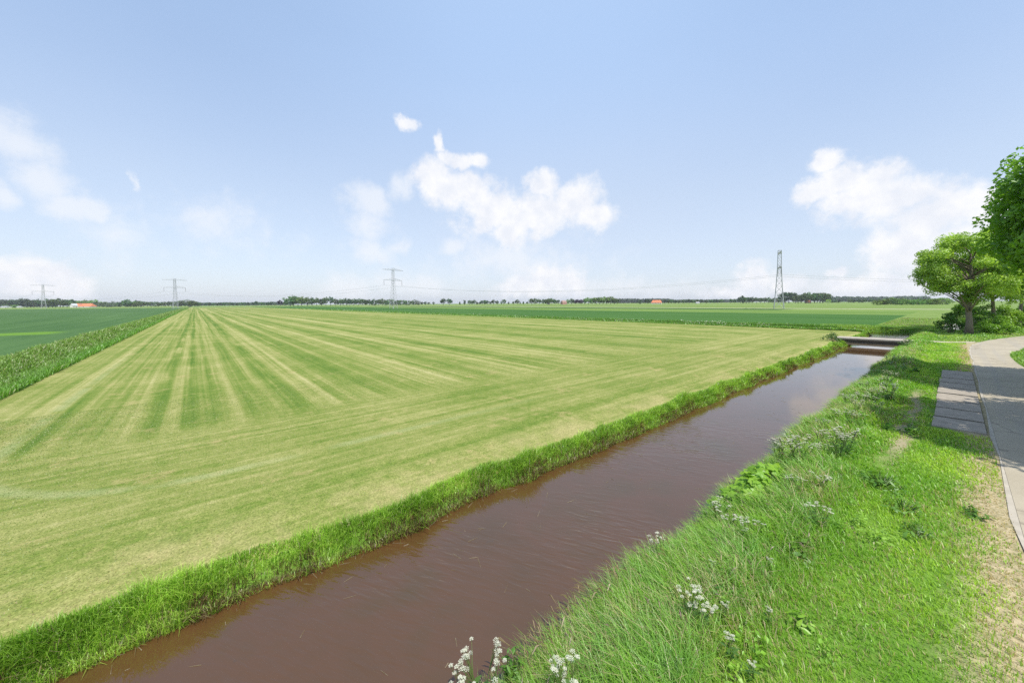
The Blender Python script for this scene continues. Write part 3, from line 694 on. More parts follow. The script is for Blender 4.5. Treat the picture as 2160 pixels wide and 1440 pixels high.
bush('hawthorn', (84.5, -2.6, 0), 1.8, 1.8, 4.4, 23, 'hawthorn bush in white blossom between the roadside trunks', 'bush', GB, C(.20, .36, .05), .18, 32, 340, colC=C(.55, .56, .42), fc=.13)
bush('shrub', (90, -4.6, 0), 2.2, 2.0, 4.4, 24, 'yellow green shrub right of the white blossom bush', 'shrub', C(.14, .29, .02), C(.30, .47, .04), .22, 34, 300)
bush('shrub', (101, -8.6, 0), 3.0, 2.6, 4.2, 25, 'leafy shrub filling the gap behind the slanting thin trunk', 'shrub', GB, GBL, .24, 36, 300)
bush('shrub', (93, -1.6, 0), 2.4, 2.2, 4.8, 26, 'tall shrub in the shade behind the white blossom bush', 'shrub', C(.07, .19, .02), GBL, .24, 34, 300)
q = gp(1742, 733, -.3)
bush('shrub', (55.4, 9.0, -.05), .9, .8, 1.0, 27, 'low dark leafy shrub on the left bank against the bridge end', 'shrub', C(.045, .11, .02), C(.09, .18, .03), .13, 20, 220)
bush('shrub', (56.6, 9.2, .1), .7, .5, 1.2, 29, 'small upright shrub right at the left end of the bridge deck', 'shrub', C(.04, .105, .018), C(.08, .17, .03), .12, 12, 240)
bush('shrub', (55.3, 3.05, -.2), 1.1, .5, .85, 28, 'dark low shrub on the right bank hiding the right bridge end', 'shrub', C(.045, .11, .02), C(.09, .17, .03), .12, 18, 240)

# broad leaved clumps on the right bank
def on_ground(x, y, h=0.0):
    z = -.2
    for _ in range(6):
        q = gp(x, y, z+h); z = float(ground_z(q.x, q.y))
    return Vector((q.x, q.y, z))
def leafy(loc, rx, ry, h, nleaf, size, seed, label, colA, colB, name='broadleaf_plant', cat='plant', group=None, lobed=False):
    r_ = np.random.default_rng(seed); root = empty(name, loc); b = MB(); Cn = []; Nm = []
    for _ in range(nleaf):
        a = r_.uniform(0, 6.3); q = r_.random()**.5; x, y = math.cos(a)*q*rx, math.sin(a)*q*ry; z = h*(1-.45*q*q)*r_.uniform(.55, 1.05)
        zg = float(ground_z(loc[0]+x*.8, loc[1]+y*.8))-loc[2]; z += zg
        b.tube([(x*(.8 if lobed else .12), y*(.8 if lobed else .12), zg-.03), (x*.8, y*.8, zg+(z-zg)*.6), (x, y, z)], [.008, .006, .004], 3, (.14, .24, .05)); Cn.append((x, y, z))
        nm = np.array((math.cos(a)*.45*q, math.sin(a)*.45*q, 1))+r_.normal(size=3)*.28; Nm.append(nm/np.linalg.norm(nm))
    # each leaf a lobed fan of five points folded along its rib
    V = []; F = []; T_ = []; K = 0
    for c, n in zip(Cn, Nm):
        s = size*r_.uniform(.6, 1.25); ref = r_.normal(size=3); u = np.cross(n, ref); u /= np.linalg.norm(u); v = np.cross(n, u); c = np.array(c)
        ring = [(-.15, 0), (0, .14), (.25, .22), (.5, .21), (.8, .12), (1.05, 0), (.8, -.12), (.5, -.21), (.25, -.22), (0, -.14)] if not lobed else [(-.1, 0), (-.25, .42), (.18, .34), (.30, .52), (.55, .26), (.80, 0), (.55, -.26), (.30, -.52), (.18, -.34), (-.25, -.42)]
        pts = [c+u*(.3*s)-n*.03*s]+[c+u*i*s+v*j*s-n*(abs(j)*.30+max(i-.3, 0)*.35)*s*.6 for i, j in ring]
        V += pts; F += [(K, K+1+i, K+1+(i+1) % 10) for i in range(10)]; K += 11
        t_ = r_.random(); T_ += [tuple(colA+(colB-colA)*t_)]*11
    V = np.array(V); lo = np.array(F).ravel(); me = np_mesh('leaf_canopy', V, lo, np.arange(len(F))*3, np.array(T_))
    b.build('stem', GRASS, root); link_obj('leaf_canopy', me, LEAF, root); tag(root, label, cat, group); return root
YG, YG2, DG, DG2 = C(.22, .44, .03), C(.34, .56, .05), C(.11, .26, .03), C(.19, .37, .045)
leafy(on_ground(1598, 1008, .45), 1.25, .5, .72, 300, .21, 41, 'big clump of bright yellow green lobed leaves bulging over the canal edge', YG, YG2, lobed=True)
leafy(on_ground(1535, 1045, .35), .5, .35, .5, 90, .18, 42, 'smaller bright leaf clump touching the big lobed clump, nearer the viewer', YG, YG2, lobed=True)
leafy(on_ground(1675, 1150, .15), .5, .35, .28, 60, .12, 43, 'bright green nettle-like patch halfway up the bank below the white flowers', C(.09, .23, .02), C(.15, .3, .03))
leafy(on_ground(1860, 1010, .15), .6, .45, .26, 70, .12, 44, 'dark broad dock leaves in the short verge grass opposite the road shade', DG, DG2)
leafy(on_ground(1905, 1062, .12), .45, .3, .22, 40, .11, 45, 'flat dark leaf rosette patch just nearer than the dock leaves', DG, DG2)
leafy(on_ground(2055, 1078, .1), .35, .22, .16, 36, .10, 46, 'low fresh green weed at the dry edge of the road', C(.08, .21, .02), C(.14, .29, .03))
leafy(on_ground(1690, 1305, .1), .2, .16, .16, 16, .095, 47, 'pale dock rosette alone in the near grass', YG, YG2)
leafy(on_ground(1590, 1255, .12), .2, .16, .16, 14, .09, 48, 'pale green dock seedling left of the pale dock rosette', DG2, YG)
leafy(on_ground(1080, 1400, .5), .13, .12, .75, 44, .085, 49, 'upright leafy nettle stalk at the water edge at the bottom', C(.08, .22, .02), C(.15, .32, .03))
leafy(on_ground(1172, 1335, .3), .12, .12, .42, 22, .10, 50, 'small yellow green leafy shoot at the water edge above the nettle stalk', YG, YG2*1.1)
leafy(on_ground(1935, 1120, .1), .4, .25, .2, 34, .10, 51, 'scattered plantain leaves beside the worn verge', DG, DG2)
leafy(on_ground(1545, 1425, .1), .35, .22, .18, 34, .085, 52, 'pale lobed leaves in the grass at the bottom edge of the picture', YG, YG2)

def bank_herbs():
    Cn, Nm, Sz, Cl = [], [], [], []
    for _ in range(75):
        x = 1.5+34*rng.random()**1.4; y = rng.uniform(.6, 3.6); n = int(rng.integers(25, 80)); r = rng.uniform(.10, .32); z = ground_z(x, y)
        px, py = rng.normal(0, r*.6, n), rng.normal(0, r*.5, n); zz = ground_z(x+px, y+py)+rng.uniform(.05, .30, n)*np.exp(-(px**2+py**2)/(r*r))+.03
        Cn.append(np.stack((x+px, y+py, zz), 1)); nm = rng.normal(0, .35, (n, 3))+np.array((0, 0, 1)); Nm.append(nm/np.linalg.norm(nm, axis=1)[:, None]); Sz.append(np.full(n, max(.05, .0042*x)*rng.uniform(.8, 1.6))*rng.uniform(.6, 1.3, n))
        c0 = [C(.10, .25, .03), C(.24, .46, .04), C(.15, .33, .06), C(.30, .50, .07)][int(rng.integers(0, 4))]; Cl.append(c0*rng.uniform(.75, 1.25, (n, 1)))
    V, lo, st = leaf_quads(np.concatenate(Cn), np.concatenate(Nm), np.concatenate(Sz), rng, .6)
    tag(link_obj('bank_herbs', np_mesh('bank_herbs', V, lo, st, np.repeat(np.concatenate(Cl), 4, 0)), LEAF), 'small leafy herbs scattered through the grass of the near bank', 'herbs', kind='stuff')
bank_herbs()

# cow parsley
def parsley(seed, h, nh, spread):
    r_ = random.Random(seed); root = empty('cow_parsley', (0, 0, 0)); b = MB(); lv = MB(); heads = []
    for k in range(max(2, nh//4)):
        a = r_.uniform(0, 6.3); l = r_.uniform(.25, 1)*spread; base_ = Vector((0, 0, -.08)); topm = Vector((math.cos(a)*l*.6, math.sin(a)*l*.6, h*r_.uniform(.55, .7)))
        b.tube([base_, base_.lerp(topm, .5)+Vector((0, 0, .06)), topm], [.012, .007, .005], 4, (.17, .24, .07))
        for j in range(4):
            a2 = a+r_.uniform(-1.5, 1.5); e = topm+Vector((math.cos(a2)*spread*r_.uniform(.15, .5), math.sin(a2)*spread*r_.uniform(.15, .5), h*r_.uniform(.18, .38)))
            b.tube([topm, topm.lerp(e, .55)+Vector((0, 0, .03)), e], [.005, .004, .003], 3, (.17, .24, .07)); heads.append(e)
        for j in range(6):
            a2 = r_.uniform(0, 6.3); c = base_.lerp(topm, r_.uniform(.3, .95)); o_ = Vector((math.cos(a2), math.sin(a2), .2))*r_.uniform(.08, .2); s = Vector((-math.sin(a2), math.cos(a2), 0))*.035
            lv.add([c, c+o_*.5+s, c+o_, c+o_*.5-s], [(0, 1, 2, 3)], (.10, .21, .03))
    b.build('stem', GRASS, root); lv.build('leaf', GRASS, root)
    for e in heads[:nh]:
        u = MB(); R = r_.uniform(.020, .036)
        for i in range(13):
            a = i*2.4; q = R*1.25*math.sqrt((i+.5)/13); c = e+Vector((math.cos(a)*q, math.sin(a)*q, .028-.25*q))
            u.tube([e-Vector((0, 0, .005)), c], .0012, 3, (.2, .27, .09))
            for j in range(4):
                w = j*1.57+i; p = c+Vector((math.cos(w)*.0055, math.sin(w)*.0055, r_.uniform(0, .005))); s = .0046
                n_ = Vector((r_.gauss(0, .3), r_.gauss(0, .3), 1)).normalized(); uu = n_.cross(Vector((math.cos(w), math.sin(w), 0))).normalized(); vv = n_.cross(uu)
                u.add([p-uu*s, p-vv*s, p+uu*s, p+vv*s], [(0, 1, 2, 3)], (.68, .68, .56))
        u.build('flower_head', PETAL, root)
    return root
PROTO = [parsley(1, .75, 14, .24), parsley(2, .8, 20, .27), parsley(3, .55, 10, .2), parsley(4, .6, 16, .28), parsley(5, .9, 44, .42)]
used = set()
def plant_parsley(kind, x, y, sc, label, group='cow parsley flowering on the canal bank'):
    o = PROTO[kind] if kind not in used else copy_tree(PROTO[kind]); used.add(kind)
    hh = (.75, .8, .55, .6, .9)[kind]*sc*.9; o.location = on_ground(x, y, hh); o.rotation_euler = (random.gauss(0, .08), random.gauss(0, .08), random.uniform(0, 6.3)); o.scale = (sc, sc, sc)
    tag(o, label, 'wild flower', group)
for a in [(4, 1018, 1408, .95, 'tall open cow parsley leaning over the brown water at the bottom of the picture'),
          (1, 1190, 1408, .8, 'dense white cow parsley at the bottom edge, its heads packed in a column'),
          (0, 1165, 1432, .7, 'low white cow parsley cut by the bottom edge, left of the packed column'),
          (0, 1398, 1132, .9, 'lone cow parsley with bent dry stalks sticking out over the water'),
          (1, 1516, 1065, .8, 'cow parsley right below the smaller bright leaf clump'),
          (3, 1535, 1088, .9, 'white cow parsley down the bank from the lobed leaves, in a string of heads'),
          (3, 1592, 1108, .8, 'cow parsley in darker grass, upper of two above the nettle-like patch'),
          (2, 1565, 1120, .8, 'few small white umbels left of the darker grass cow parsley'),
          (1, 1452, 1240, .75, 'cow parsley in open grass midway along the near bank'),
          (3, 1476, 1262, .75, 'cow parsley lower right neighbour of the one midway along the near bank'),
          (4, 1652, 936, 1.0, 'widest white cow parsley bush at the canal edge, its left half'),
          (4, 1684, 930, 1.0, 'widest white cow parsley bush at the canal edge, its right half'),
          (4, 1768, 918, .9, 'second widest cow parsley bush, midway up the bank, its left half'),
          (4, 1788, 908, .9, 'second widest cow parsley bush, midway up the bank, its right half'),
          (1, 1724, 911, .8, 'cow parsley between the two widest white bushes'),
          (2, 1711, 921, .9, 'small cow parsley at the right foot of the widest white bush'),
          (3, 1742, 942, .8, 'slim column of cow parsley heads under the second widest bush'),
          (2, 1714, 945, .9, 'two little umbels below the widest white bush'),
          (3, 1678, 1012, .8, 'thin cow parsley right of the big lobed leaves'),
          (3, 1720, 1002, .85, 'slim cow parsley standing free above the mid bank'),
          (3, 1729, 1072, .85, 'cow parsley alone among blue green grass mid bank'),
          (1, 1803, 848, .9, 'bright cow parsley bush high on the bank before the narrowing canal'),
          (3, 1760, 868, .95, 'cow parsley at the waterside left of two others'),
          (1, 1796, 869, .8, 'cow parsley in the middle of a short row below the bright bush'),
          (3, 1814, 877, .9, 'rightmost cow parsley of the short row below the bright bush'),
          (3, 1738, 888, .9, 'cow parsley by the waterside between the short row and the widest bush')]:
    plant_parsley(*a)
for i, (x, y) in enumerate([(1838,809),(1818,809),(1818,830),(1895,772),(1899,759),(1864,762),(1862,775),(1849,781),(1878,812),(1826,793),(1884,765),(1872,785),(1905,768),(1858,800),(1846,822),(1888,750),(1834,838),(1878,752),(1868,795),(1852,850),(1790,835),(1912,752)]):
    plant_parsley((1, 3, 4)[i % 3], x, y, random.uniform(.7, 1.0), 'small distant cow parsley in the white band near the bridge', 'cow parsley in the white band near the bridge')
for i, (x, y) in enumerate([(1540, 1350), (1620, 1290), (1530, 1275), (1440, 1395), (1590, 1395), (1500, 1190), (1630, 1180), (1350, 1415)]):
    plant_parsley(2, x, y, random.uniform(.45, .65), 'sparse little cow parsley sunk in the near bank grass', 'sparse cow parsley in the near grass')

# ---------------------------------------------------------------- bridge
CONC = plain('weathered_concrete', (.36, .32, .265), .9, .4, 2.5); DARKC = plain('dark_concrete', (.10, .085, .07), .9, .4, 2.0)  # girder and abutments take a darker tone than the deck
br = empty('footbridge', (58.0, 6.15, .08))
tag(br, 'low flat concrete bridge with dark side spanning the canal', 'bridge')
b = MB(); b.box(-1.3, 1.3, -2.75, 2.75, .05, .21); b.build('deck', CONC, br)
b = MB(); b.box(-1.22, -.95, -2.7, 2.7, -.34, .05); b.box(.95, 1.22, -2.7, 2.7, -.34, .05); b.box(-.95, .95, -2.7, 2.7, -.25, .05); b.build('girder', DARKC, br)
b = MB(); b.box(-1.29, -1.05, -2.45, 2.45, -.55, -.34); b.build('edge_beam', plain('pale_beam_concrete', (.31, .235, .155), .9, .4, 2), br)
for y0, y1 in ((-2.9, -2.45), (2.45, 2.9)):
    b = MB(); b.box(-1.3, 1.3, y0, y1, -1.4, -.345); b.build('abutment', DARKC, br)

# ---------------------------------------------------------------- pylons and power lines
STEEL = plain('galvanised_steel', (.40, .41, .43), .6, .12, 1.0, .3)
PYL = [far_at(92, 558), far_at(370, 455), far_at(830, 338), far_at(1643, 235)]
ldir = (PYL[3]-PYL[0]).normalized(); adir = (rt0*.515+Vector((math.cos(HEAD), math.sin(HEAD), 0))*.857).normalized(); PH = 36.5
def pylon():
    root = empty('power_pylon', (0, 0, 0)); b = MB()
    def half(z): return np.interp(z, [0, 12, 25, PH], [2.6, 1.7, 1.05, .85])
    lv = [0, 5.5, 10, 14, 17.5, 20.5, 23, 25.3, 27.5, 29.7, 31.9, 34.1, PH]
    cs = [(1, 1), (-1, 1), (-1, -1), (1, -1)]
    for z0, z1 in zip(lv[:-1], lv[1:]):
        for k in range(4):
            a, c = cs[k], cs[(k+1) % 4]; h0, h1 = float(half(z0)), float(half(z1))
            b.bar((a[0]*h0, a[1]*h0, z0), (a[0]*h1, a[1]*h1, z1), .12)
            b.bar((a[0]*h0, a[1]*h0, z0), (c[0]*h1, c[1]*h1, z1), .055); b.bar((c[0]*h0, c[1]*h0, z0), (a[0]*h1, a[1]*h1, z1), .055)
            b.bar((a[0]*h1, a[1]*h1, z1), (c[0]*h1, c[1]*h1, z1), .055)
    b.build('lattice_mast', STEEL, root)
    for z, L, tk in ((PH*.95, 11.8, 1.4), (PH*.70, 10.4, 1.7)):
        c = MB()
        for sx in (-1, 1):
            for sy in (-1, 1):
                c.bar((sx*.0+.0, 0, z), (sx*L, 0, z), .10)
                c.bar((sx*.85, sy*.85, z), (sx*L, 0, z), .09); c.bar((sx*.85, sy*.85, z+tk), (sx*L, 0, z+.1), .08)
            for q in (.25, .5, .75):
                x = sx*(1.1+(L-1.1)*q); w = 1.1*(1-q)
                c.bar((x, -w, z), (x, w, z), .08); c.bar((x, 0, z), (x-sx*1.5, 0, z+tk*(1-q)+.1), .08)
        c.box(-.9, .9, -.9, .9, z-.12, z+.12)
        c.build('crossarm', STEEL, root)
    for sx in (-1, 1):
        c = MB(); c.bar((sx*10.2, 0, PH*.70), (sx*10.2, 0, PH*.57), .10, 5)
        for k in range(8): c.tube([(sx*10.2, 0, PH*.69-k*.5), (sx*10.2, 0, PH*.69-k*.5-.12)], .22, 6)
        c.build('insulator', plain('brown_insulator', (.12, .09, .07), .4, .2), root)
    return root
p0 = pylon()
for i, (P, l) in enumerate(zip(PYL, ('farthest pale lattice pylon, above the far wood left of the orange roofed barn', 'lattice pylon standing at the far end of the left wheat field beside the ditch',
                                     'lattice pylon in the dark crop behind the middle of the mown field', 'nearest lattice pylon seen side on, tallest, right of centre in the green fields'))):
    o = p0 if i == 0 else copy_tree(p0)
    o.location = P; o.rotation_euler = (0, 0, math.atan2(adir.y, adir.x)); tag(o, l, 'pylon', 'pylons of the power line')
P5 = PYL[3]+(PYL[3]-PYL[2]); P_1 = PYL[0]+(PYL[0]-PYL[1])
WIRE = plain('dull_cable', (.4, .41, .43), .6, .1, 1.0)
SP = [P_1]+PYL+[P5]
names = ('left of the farthest pylon', 'between the two farthest pylons', 'between the ditch pylon and the middle pylon', 'between the middle pylon and the tallest pylon', 'running right from the tallest pylon behind the trees')
for i in range(5):
    for sx, side in ((-1, 'nearer'), (1, 'farther')):
        A = SP[i]+adir*10.2*sx+Vector((0, 0, PH*.57)); B = SP[i+1]+adir*10.2*sx+Vector((0, 0, PH*.57)); n = 24; pts = []
        for k in range(n+1):
            t_ = k/n; p = A.lerp(B, t_); p.z -= 7.6*4*t_*(1-t_); pts.append(p)
        for dzz in ((0,) if i < 2 else (0,)):
            b = MB(); b.tube(pts, .06, 4); o = b.build('power_cable', WIRE)
        tag(o, ('closer' if (adir*sx).dot(fwd) < 0 else 'more distant')+' sagging cable '+names[i], 'cable', 'cables of the power line')

# ---------------------------------------------------------------- far trees
def far_proto(seed, kind):
    """about one unit high; crown of leaf clumps on a short trunk"""
    r_ = np.random.default_rng(seed); cl = []
    if kind == 'round': W_, z0, ncl, cs = .40, .30, 26, .17
    elif kind == 'broad': W_, z0, ncl, cs = .55, .22, 34, .19
    elif kind == 'poplar': W_, z0, ncl, cs = .22, .22, 24, .13
    elif kind == 'conifer': W_, z0, ncl, cs = .26, .12, 26, .10
    else: W_, z0, ncl, cs = .75, .05, 34, .24
    while len(cl) < ncl:
        d = r_.normal(size=3); d /= np.linalg.norm(d); q = r_.uniform(.3, 1)**.5; zz = z0+(1-z0)*(.5+.5*d[2]*q)*.93
        k = (1.25-1.1*zz) if kind == 'conifer' else 1.0
        cl.append((np.array((d[0]*W_*q*k, d[1]*W_*q*k, zz*.96)), cs*r_.uniform(.6, 1.1)))
    Cs, Ns, K = [], [], []
    for c, rad in cl:
        n = 26; d = r_.normal(size=(n, 3)); d /= np.linalg.norm(d, axis=1)[:, None]; Cs.append(c+d*rad*(r_.random(n)**.4)[:, None]); nm = d*.8+r_.normal(size=(n, 3))*.4+np.array((0, 0, .4)); Ns.append(nm/np.linalg.norm(nm, axis=1)[:, None]); K.append(np.full(n, r_.random()))
    Cs = np.concatenate(Cs); Ns = np.concatenate(Ns); K = np.concatenate(K)
    V, lo, st = leaf_quads(Cs, Ns, .10*r_.uniform(.6, 1.3, len(Cs)), r_, .8)
    b = MB(); b.tube([(0, 0, -.02), (0, 0, z0+.15), (.02, .01, .7)], [.035, .026, .01], 6)
    tv = np.array(b.v); tl = np.concatenate([np.array(f) for f in b.f])+len(V); ts = np.concatenate(([0], np.cumsum([len(f) for f in b.f])[:-1]))+len(lo)
    return np.concatenate((V, tv)), np.concatenate((lo, tl)), np.concatenate((st, ts)), K, len(tv), len(st), len(ts)
TINTS = {'green': (C(.075, .135, .045), C(.125, .205, .065)), 'dark': (C(.052, .095, .045), C(.085, .145, .06)), 'light': (C(.13, .22, .055), C(.19, .29, .08)),
         'grey': (C(.11, .16, .09), C(.15, .205, .115)), 'purple': (C(.045, .032, .055), C(.065, .045, .07)), 'yellow': (C(.28, .36, .05), C(.38, .45, .08))}
FM = {}
def far_mesh(kind, tint, v):
    key = (kind, tint, v)
    if key not in FM:
        V, lo, st, K, nt, nl, ns = far_proto(abs(hash((len(kind)*7+v*13))) % 1000+v, kind)
        a, c = TINTS[tint]; t_ = np.clip(np.repeat(K, 4)*.8+rng.random(len(K)*4)*.1, 0, 1); col = np.concatenate((lerp(a, c, t_), np.tile(C(.12, .10, .08), (nt, 1))))
        me = np_mesh('far_tree', V, lo, st, col); me.materials.append(FARLEAF); FM[key] = me
    return FM[key]
def far_tree(x, depth, h, kind, tint, label, group=None, wide=1.0, name=None):
    me = far_mesh(kind, tint, random.randrange(3)); o = bpy.data.objects.new(name or {'shrub': 'shrub', 'conifer': 'conifer_tree', 'poplar': 'poplar_tree'}.get(kind, 'broadleaf_tree'), me); COL.objects.link(o)
    p = far_at(x, depth); o.location = (p.x, p.y, -.1); h *= 1.12; w = h*wide*random.uniform(.85, 1.2); o.scale = (w, w, h); o.rotation_euler = (0, 0, random.uniform(0, 6.3))
    tag(o, label, 'shrub' if kind == 'shrub' else 'tree', group); return o
def px_h(px, depth): return px*depth/FPX
def row(x0, x1, step, depth, hpx, kind, tints, label, group, jit=.3, dj=30, wide=1.0, hj=.18):
    x = x0
    while x <= x1:
        d = depth+random.uniform(-dj, dj)
        far_tree(x, d, px_h(hpx*random.uniform(1-hj, 1+hj), d), random.choice(kind if isinstance(kind, tuple) else (kind,)), random.choice(tints), label, group, wide)
        x += step*random.uniform(1-jit, 1+jit)
row(-30, 100, 8, 1120, 15, ('broad', 'round'), ('dark', 'green'), 'tree of the dense dark wood at the far left horizon', 'trees of the far left wood', wide=1.2)
row(2, 40, 9, 1000, 6, 'shrub', ('light', 'green'), 'pale low bush before the far left wood', 'pale bushes before the left wood')
row(102, 154, 7.5, 930, 15.5, ('broad', 'round'), ('dark', 'dark', 'green'), 'tall dark tree of the clump left of the orange barn', 'dark trees left of the orange barn', wide=1.1)
row(160, 200, 8, 1150, 13, ('broad', 'round'), ('green', 'light'), 'green tree rising behind the orange barn roof', 'trees behind the orange barn')
row(203, 412, 7, 1040, 11, ('broad', 'round', 'shrub'), ('dark', 'green', 'green', 'grey'), 'tree of the low continuous belt right of the orange barn', 'trees of the belt right of the barn', wide=1.25, hj=.25)
far_tree(268, 1000, px_h(15, 1000), 'broad', 'green', 'rounded tree standing taller than the low belt right of the barn')
row(416, 536, 8.5, 1080, 6.8, 'round', ('dark', 'green'), 'small round tree in the even avenue left of centre', 'small round trees of the left avenue', .12, 6)
far_tree(540, 1000, px_h(10, 1000), 'round', 'dark', 'darker rounder tree ending the small avenue at its right')
row(550, 582, 8, 1060, 7, 'round', ('dark', 'green'), 'small tree between the avenue end and the purple beech', 'small trees before the purple beech', .15, 6)
far_tree(591, 980, px_h(12, 980), 'round', 'purple', 'dark purple copper beech left of the tall tree group')
far_tree(601, 990, px_h(10, 990), 'round', 'green', 'low green tree just right of the purple beech')
row(612, 642, 8, 960, 19.5, 'broad', ('green', 'light', 'green'), 'tall full tree in the highest group left of the middle pylon', 'tall trees left of the middle pylon', .2, 12, hj=.06)
row(648, 705, 8, 980, 16.5, ('broad', 'round'), ('green', 'light', 'dark'), 'tree of the middle height belt right of the tallest group', 'belt right of the tallest group', hj=.12)
row(708, 762, 8, 1000, 13, ('broad', 'round'), ('green', 'grey', 'dark'), 'tree of the lower grey green belt before the middle pylon', 'lower belt before the middle pylon', hj=.15)
row(766, 824, 8, 1000, 11.5, ('broad', 'round', 'shrub'), ('dark', 'green'), 'dark tree of the belt just left of the middle pylon', 'dark belt left of the middle pylon', hj=.2)
row(832, 884, 8, 1000, 9.5, ('round', 'shrub'), ('dark', 'green', 'grey'), 'low tree of the belt right behind the middle pylon', 'low belt behind the middle pylon', hj=.2)
row(890, 920, 8, 1030, 6.5, 'round', ('dark', 'grey'), 'tiny sparse tree right of the middle pylon', 'tiny trees right of the middle pylon', hj=.15)
far_tree(935, 990, px_h(13, 990), 'round', 'dark', 'left one of two round dark trees standing together right of the middle pylon')
far_tree(947.5, 990, px_h(12.6, 990), 'round', 'dark', 'right one of two round dark trees standing together right of the middle pylon')
row(970, 1118, 7.5, 1040, 8.2, ('round', 'round', 'poplar'), ('dark', 'green', 'grey'), 'small tree of the loose row left of the pink house', 'loose row left of the pink house', .35, 20, hj=.3)
row(1122, 1168, 7, 1000, 11.5, ('broad', 'round'), ('green', 'green', 'dark'), 'tree in the compact block left of the pink house', 'compact block left of the pink house', hj=.1)
row(1171, 1182, 6, 1010, 9.5, 'round', ('green', 'dark'), 'tree against the left wall of the pink house', 'trees against the pink house')
row(1198, 1210, 6, 1000, 9.5, 'round', ('green', 'light'), 'light green tree between pink house and purple trees', 'light trees by the pink house')
row(1214, 1228, 6, 1000, 10, 'broad', ('purple',), 'dark purple tree right of the pink house', 'purple trees right of the pink house', hj=.08)
far_tree(1233, 1030, px_h(11, 1030), 'poplar', 'grey', 'slim grey green tree between the purple trees and the big grove')
row(1241, 1298, 7.5, 960, 13.5, 'broad', ('green', 'green', 'light'), 'full tree of the big rounded grove right of the pink house', 'trees of the big rounded grove', .2, 14, hj=.12, wide=1.1)
far_tree(1302, 965, px_h(8, 965), 'round', 'dark', 'small dark tree ending the big rounded grove')
far_tree(1350, 990, px_h(8, 990), 'shrub', 'dark', 'low dark bush beside a small mound left of the orange roofed house', wide=.8)
far_tree(1366, 990, px_h(10.5, 990), 'broad', 'dark', 'dark tree leaning on the left side of the orange roofed house')
row(1391, 1428, 8.5, 1000, 8.5, ('broad', 'round'), ('dark', 'green'), 'tree right of the orange roofed house', 'trees right of the orange roofed house', hj=.2)
row(1432, 1530, 8.8, 1010, 8, ('round', 'broad'), ('dark', 'green'), 'tree of the low dotted row left of the tallest pylon', 'dotted row left of the tallest pylon', .3, 15, hj=.15)
row(1541, 1556, 7.5, 1000, 8, 'round', ('dark', 'green'), 'one of three small trees before the conifer', 'small trees before the conifer')
far_tree(1566.5, 930, px_h(16, 930), 'conifer', 'dark', 'pointed dark conifer left of the tallest pylon')
row(1562, 1625, 7.5, 940, 12, ('broad', 'round'), ('dark', 'green'), 'dark tree of the belt between the conifer and the tallest pylon', 'belt by the tallest pylon', .25, 12, hj=.12)
row(1629, 1650, 7, 960, 10, 'broad', ('green', 'dark'), 'tree seen through the lattice of the tallest pylon', 'trees behind the tallest pylon')
row(1656, 1672, 8, 900, 23, 'broad', ('green', 'dark'), 'high domed tree just right of the tallest pylon', 'domed trees right of the pylon', .1, 5, hj=.05)
row(1678, 1692, 7, 900, 17, 'broad', ('dark', 'green'), 'tree in the dip between dome and long grove right of the pylon', 'trees in the dip of the right grove', hj=.12)
row(1698, 1742, 7, 890, 20, 'broad', ('green', 'green', 'dark'), 'tree of the long high grove right of the pylon', 'trees of the long high grove', .2, 12, hj=.08)
far_tree(1747, 860, px_h(8, 860), 'shrub', 'yellow', 'yellow flowering bush at the right end of the long grove', wide=.7)
row(1756, 1780, 7, 930, 7, ('shrub', 'round'), ('dark', 'green'), 'low tree just right of the yellow bush', 'low trees right of the yellow bush')
row(1795, 1855, 7, 900, 7, ('shrub', 'round'), ('dark', 'green'), 'low dark bush of the line before the hazy forest', 'dark bushes before the hazy forest', hj=.25)
row(1850, 1990, 7, 420, 11, 'shrub', ('light', 'light', 'green'), 'pale green scrub bush on the rise behind the fields at right', 'scrub on the rise at right', .3, 30, wide=1.2, hj=.35)

def far_wood(x0, x1, depth, hpx, label, seed):
    r_ = np.random.default_rng(seed); n = int((x1-x0)*14); V = []
    xs = r_.uniform(x0, x1, n); dd = depth+r_.uniform(-120, 120, n); sz = depth*.004
    P = np.array([tuple(far_at(float(a), float(d))) for a, d in zip(xs, dd)]); top = px_h(hpx, depth)*(.72+.4*fbm(xs*.12, xs*0, seed)); P[:, 2] = top*r_.random(n)**.6
    nm = r_.normal(size=(n, 3))+np.array((0, 0, .6)); nm /= np.linalg.norm(nm, axis=1)[:, None]; Vv, lo, st = leaf_quads(P, nm, sz*r_.uniform(.6, 1.3, n)*1.6, r_, .9)
    col = lerp(C(.045, .075, .04), C(.07, .11, .05), r_.random(n))
    tag(link_obj('far_forest', np_mesh('far_forest', Vv, lo, st, np.repeat(col, 4, 0)), FARLEAF), label, 'forest', kind='stuff')
far_wood(-40, 120, 1700, 11, 'bluish forest edge on the far left horizon', 5)
far_wood(1290, 1420, 2200, 7.5, 'hazy blue forest strip behind the orange roofed house', 6)
far_wood(1735, 1960, 1900, 10.5, 'hazy blue forest strip on the horizon right of the long grove', 7)
far_wood(380, 620, 2400, 5, 'thin hazy forest line behind the small avenue', 8)
far_wood(1420, 1560, 2300, 5, 'thin hazy forest line left of the conifer', 9)

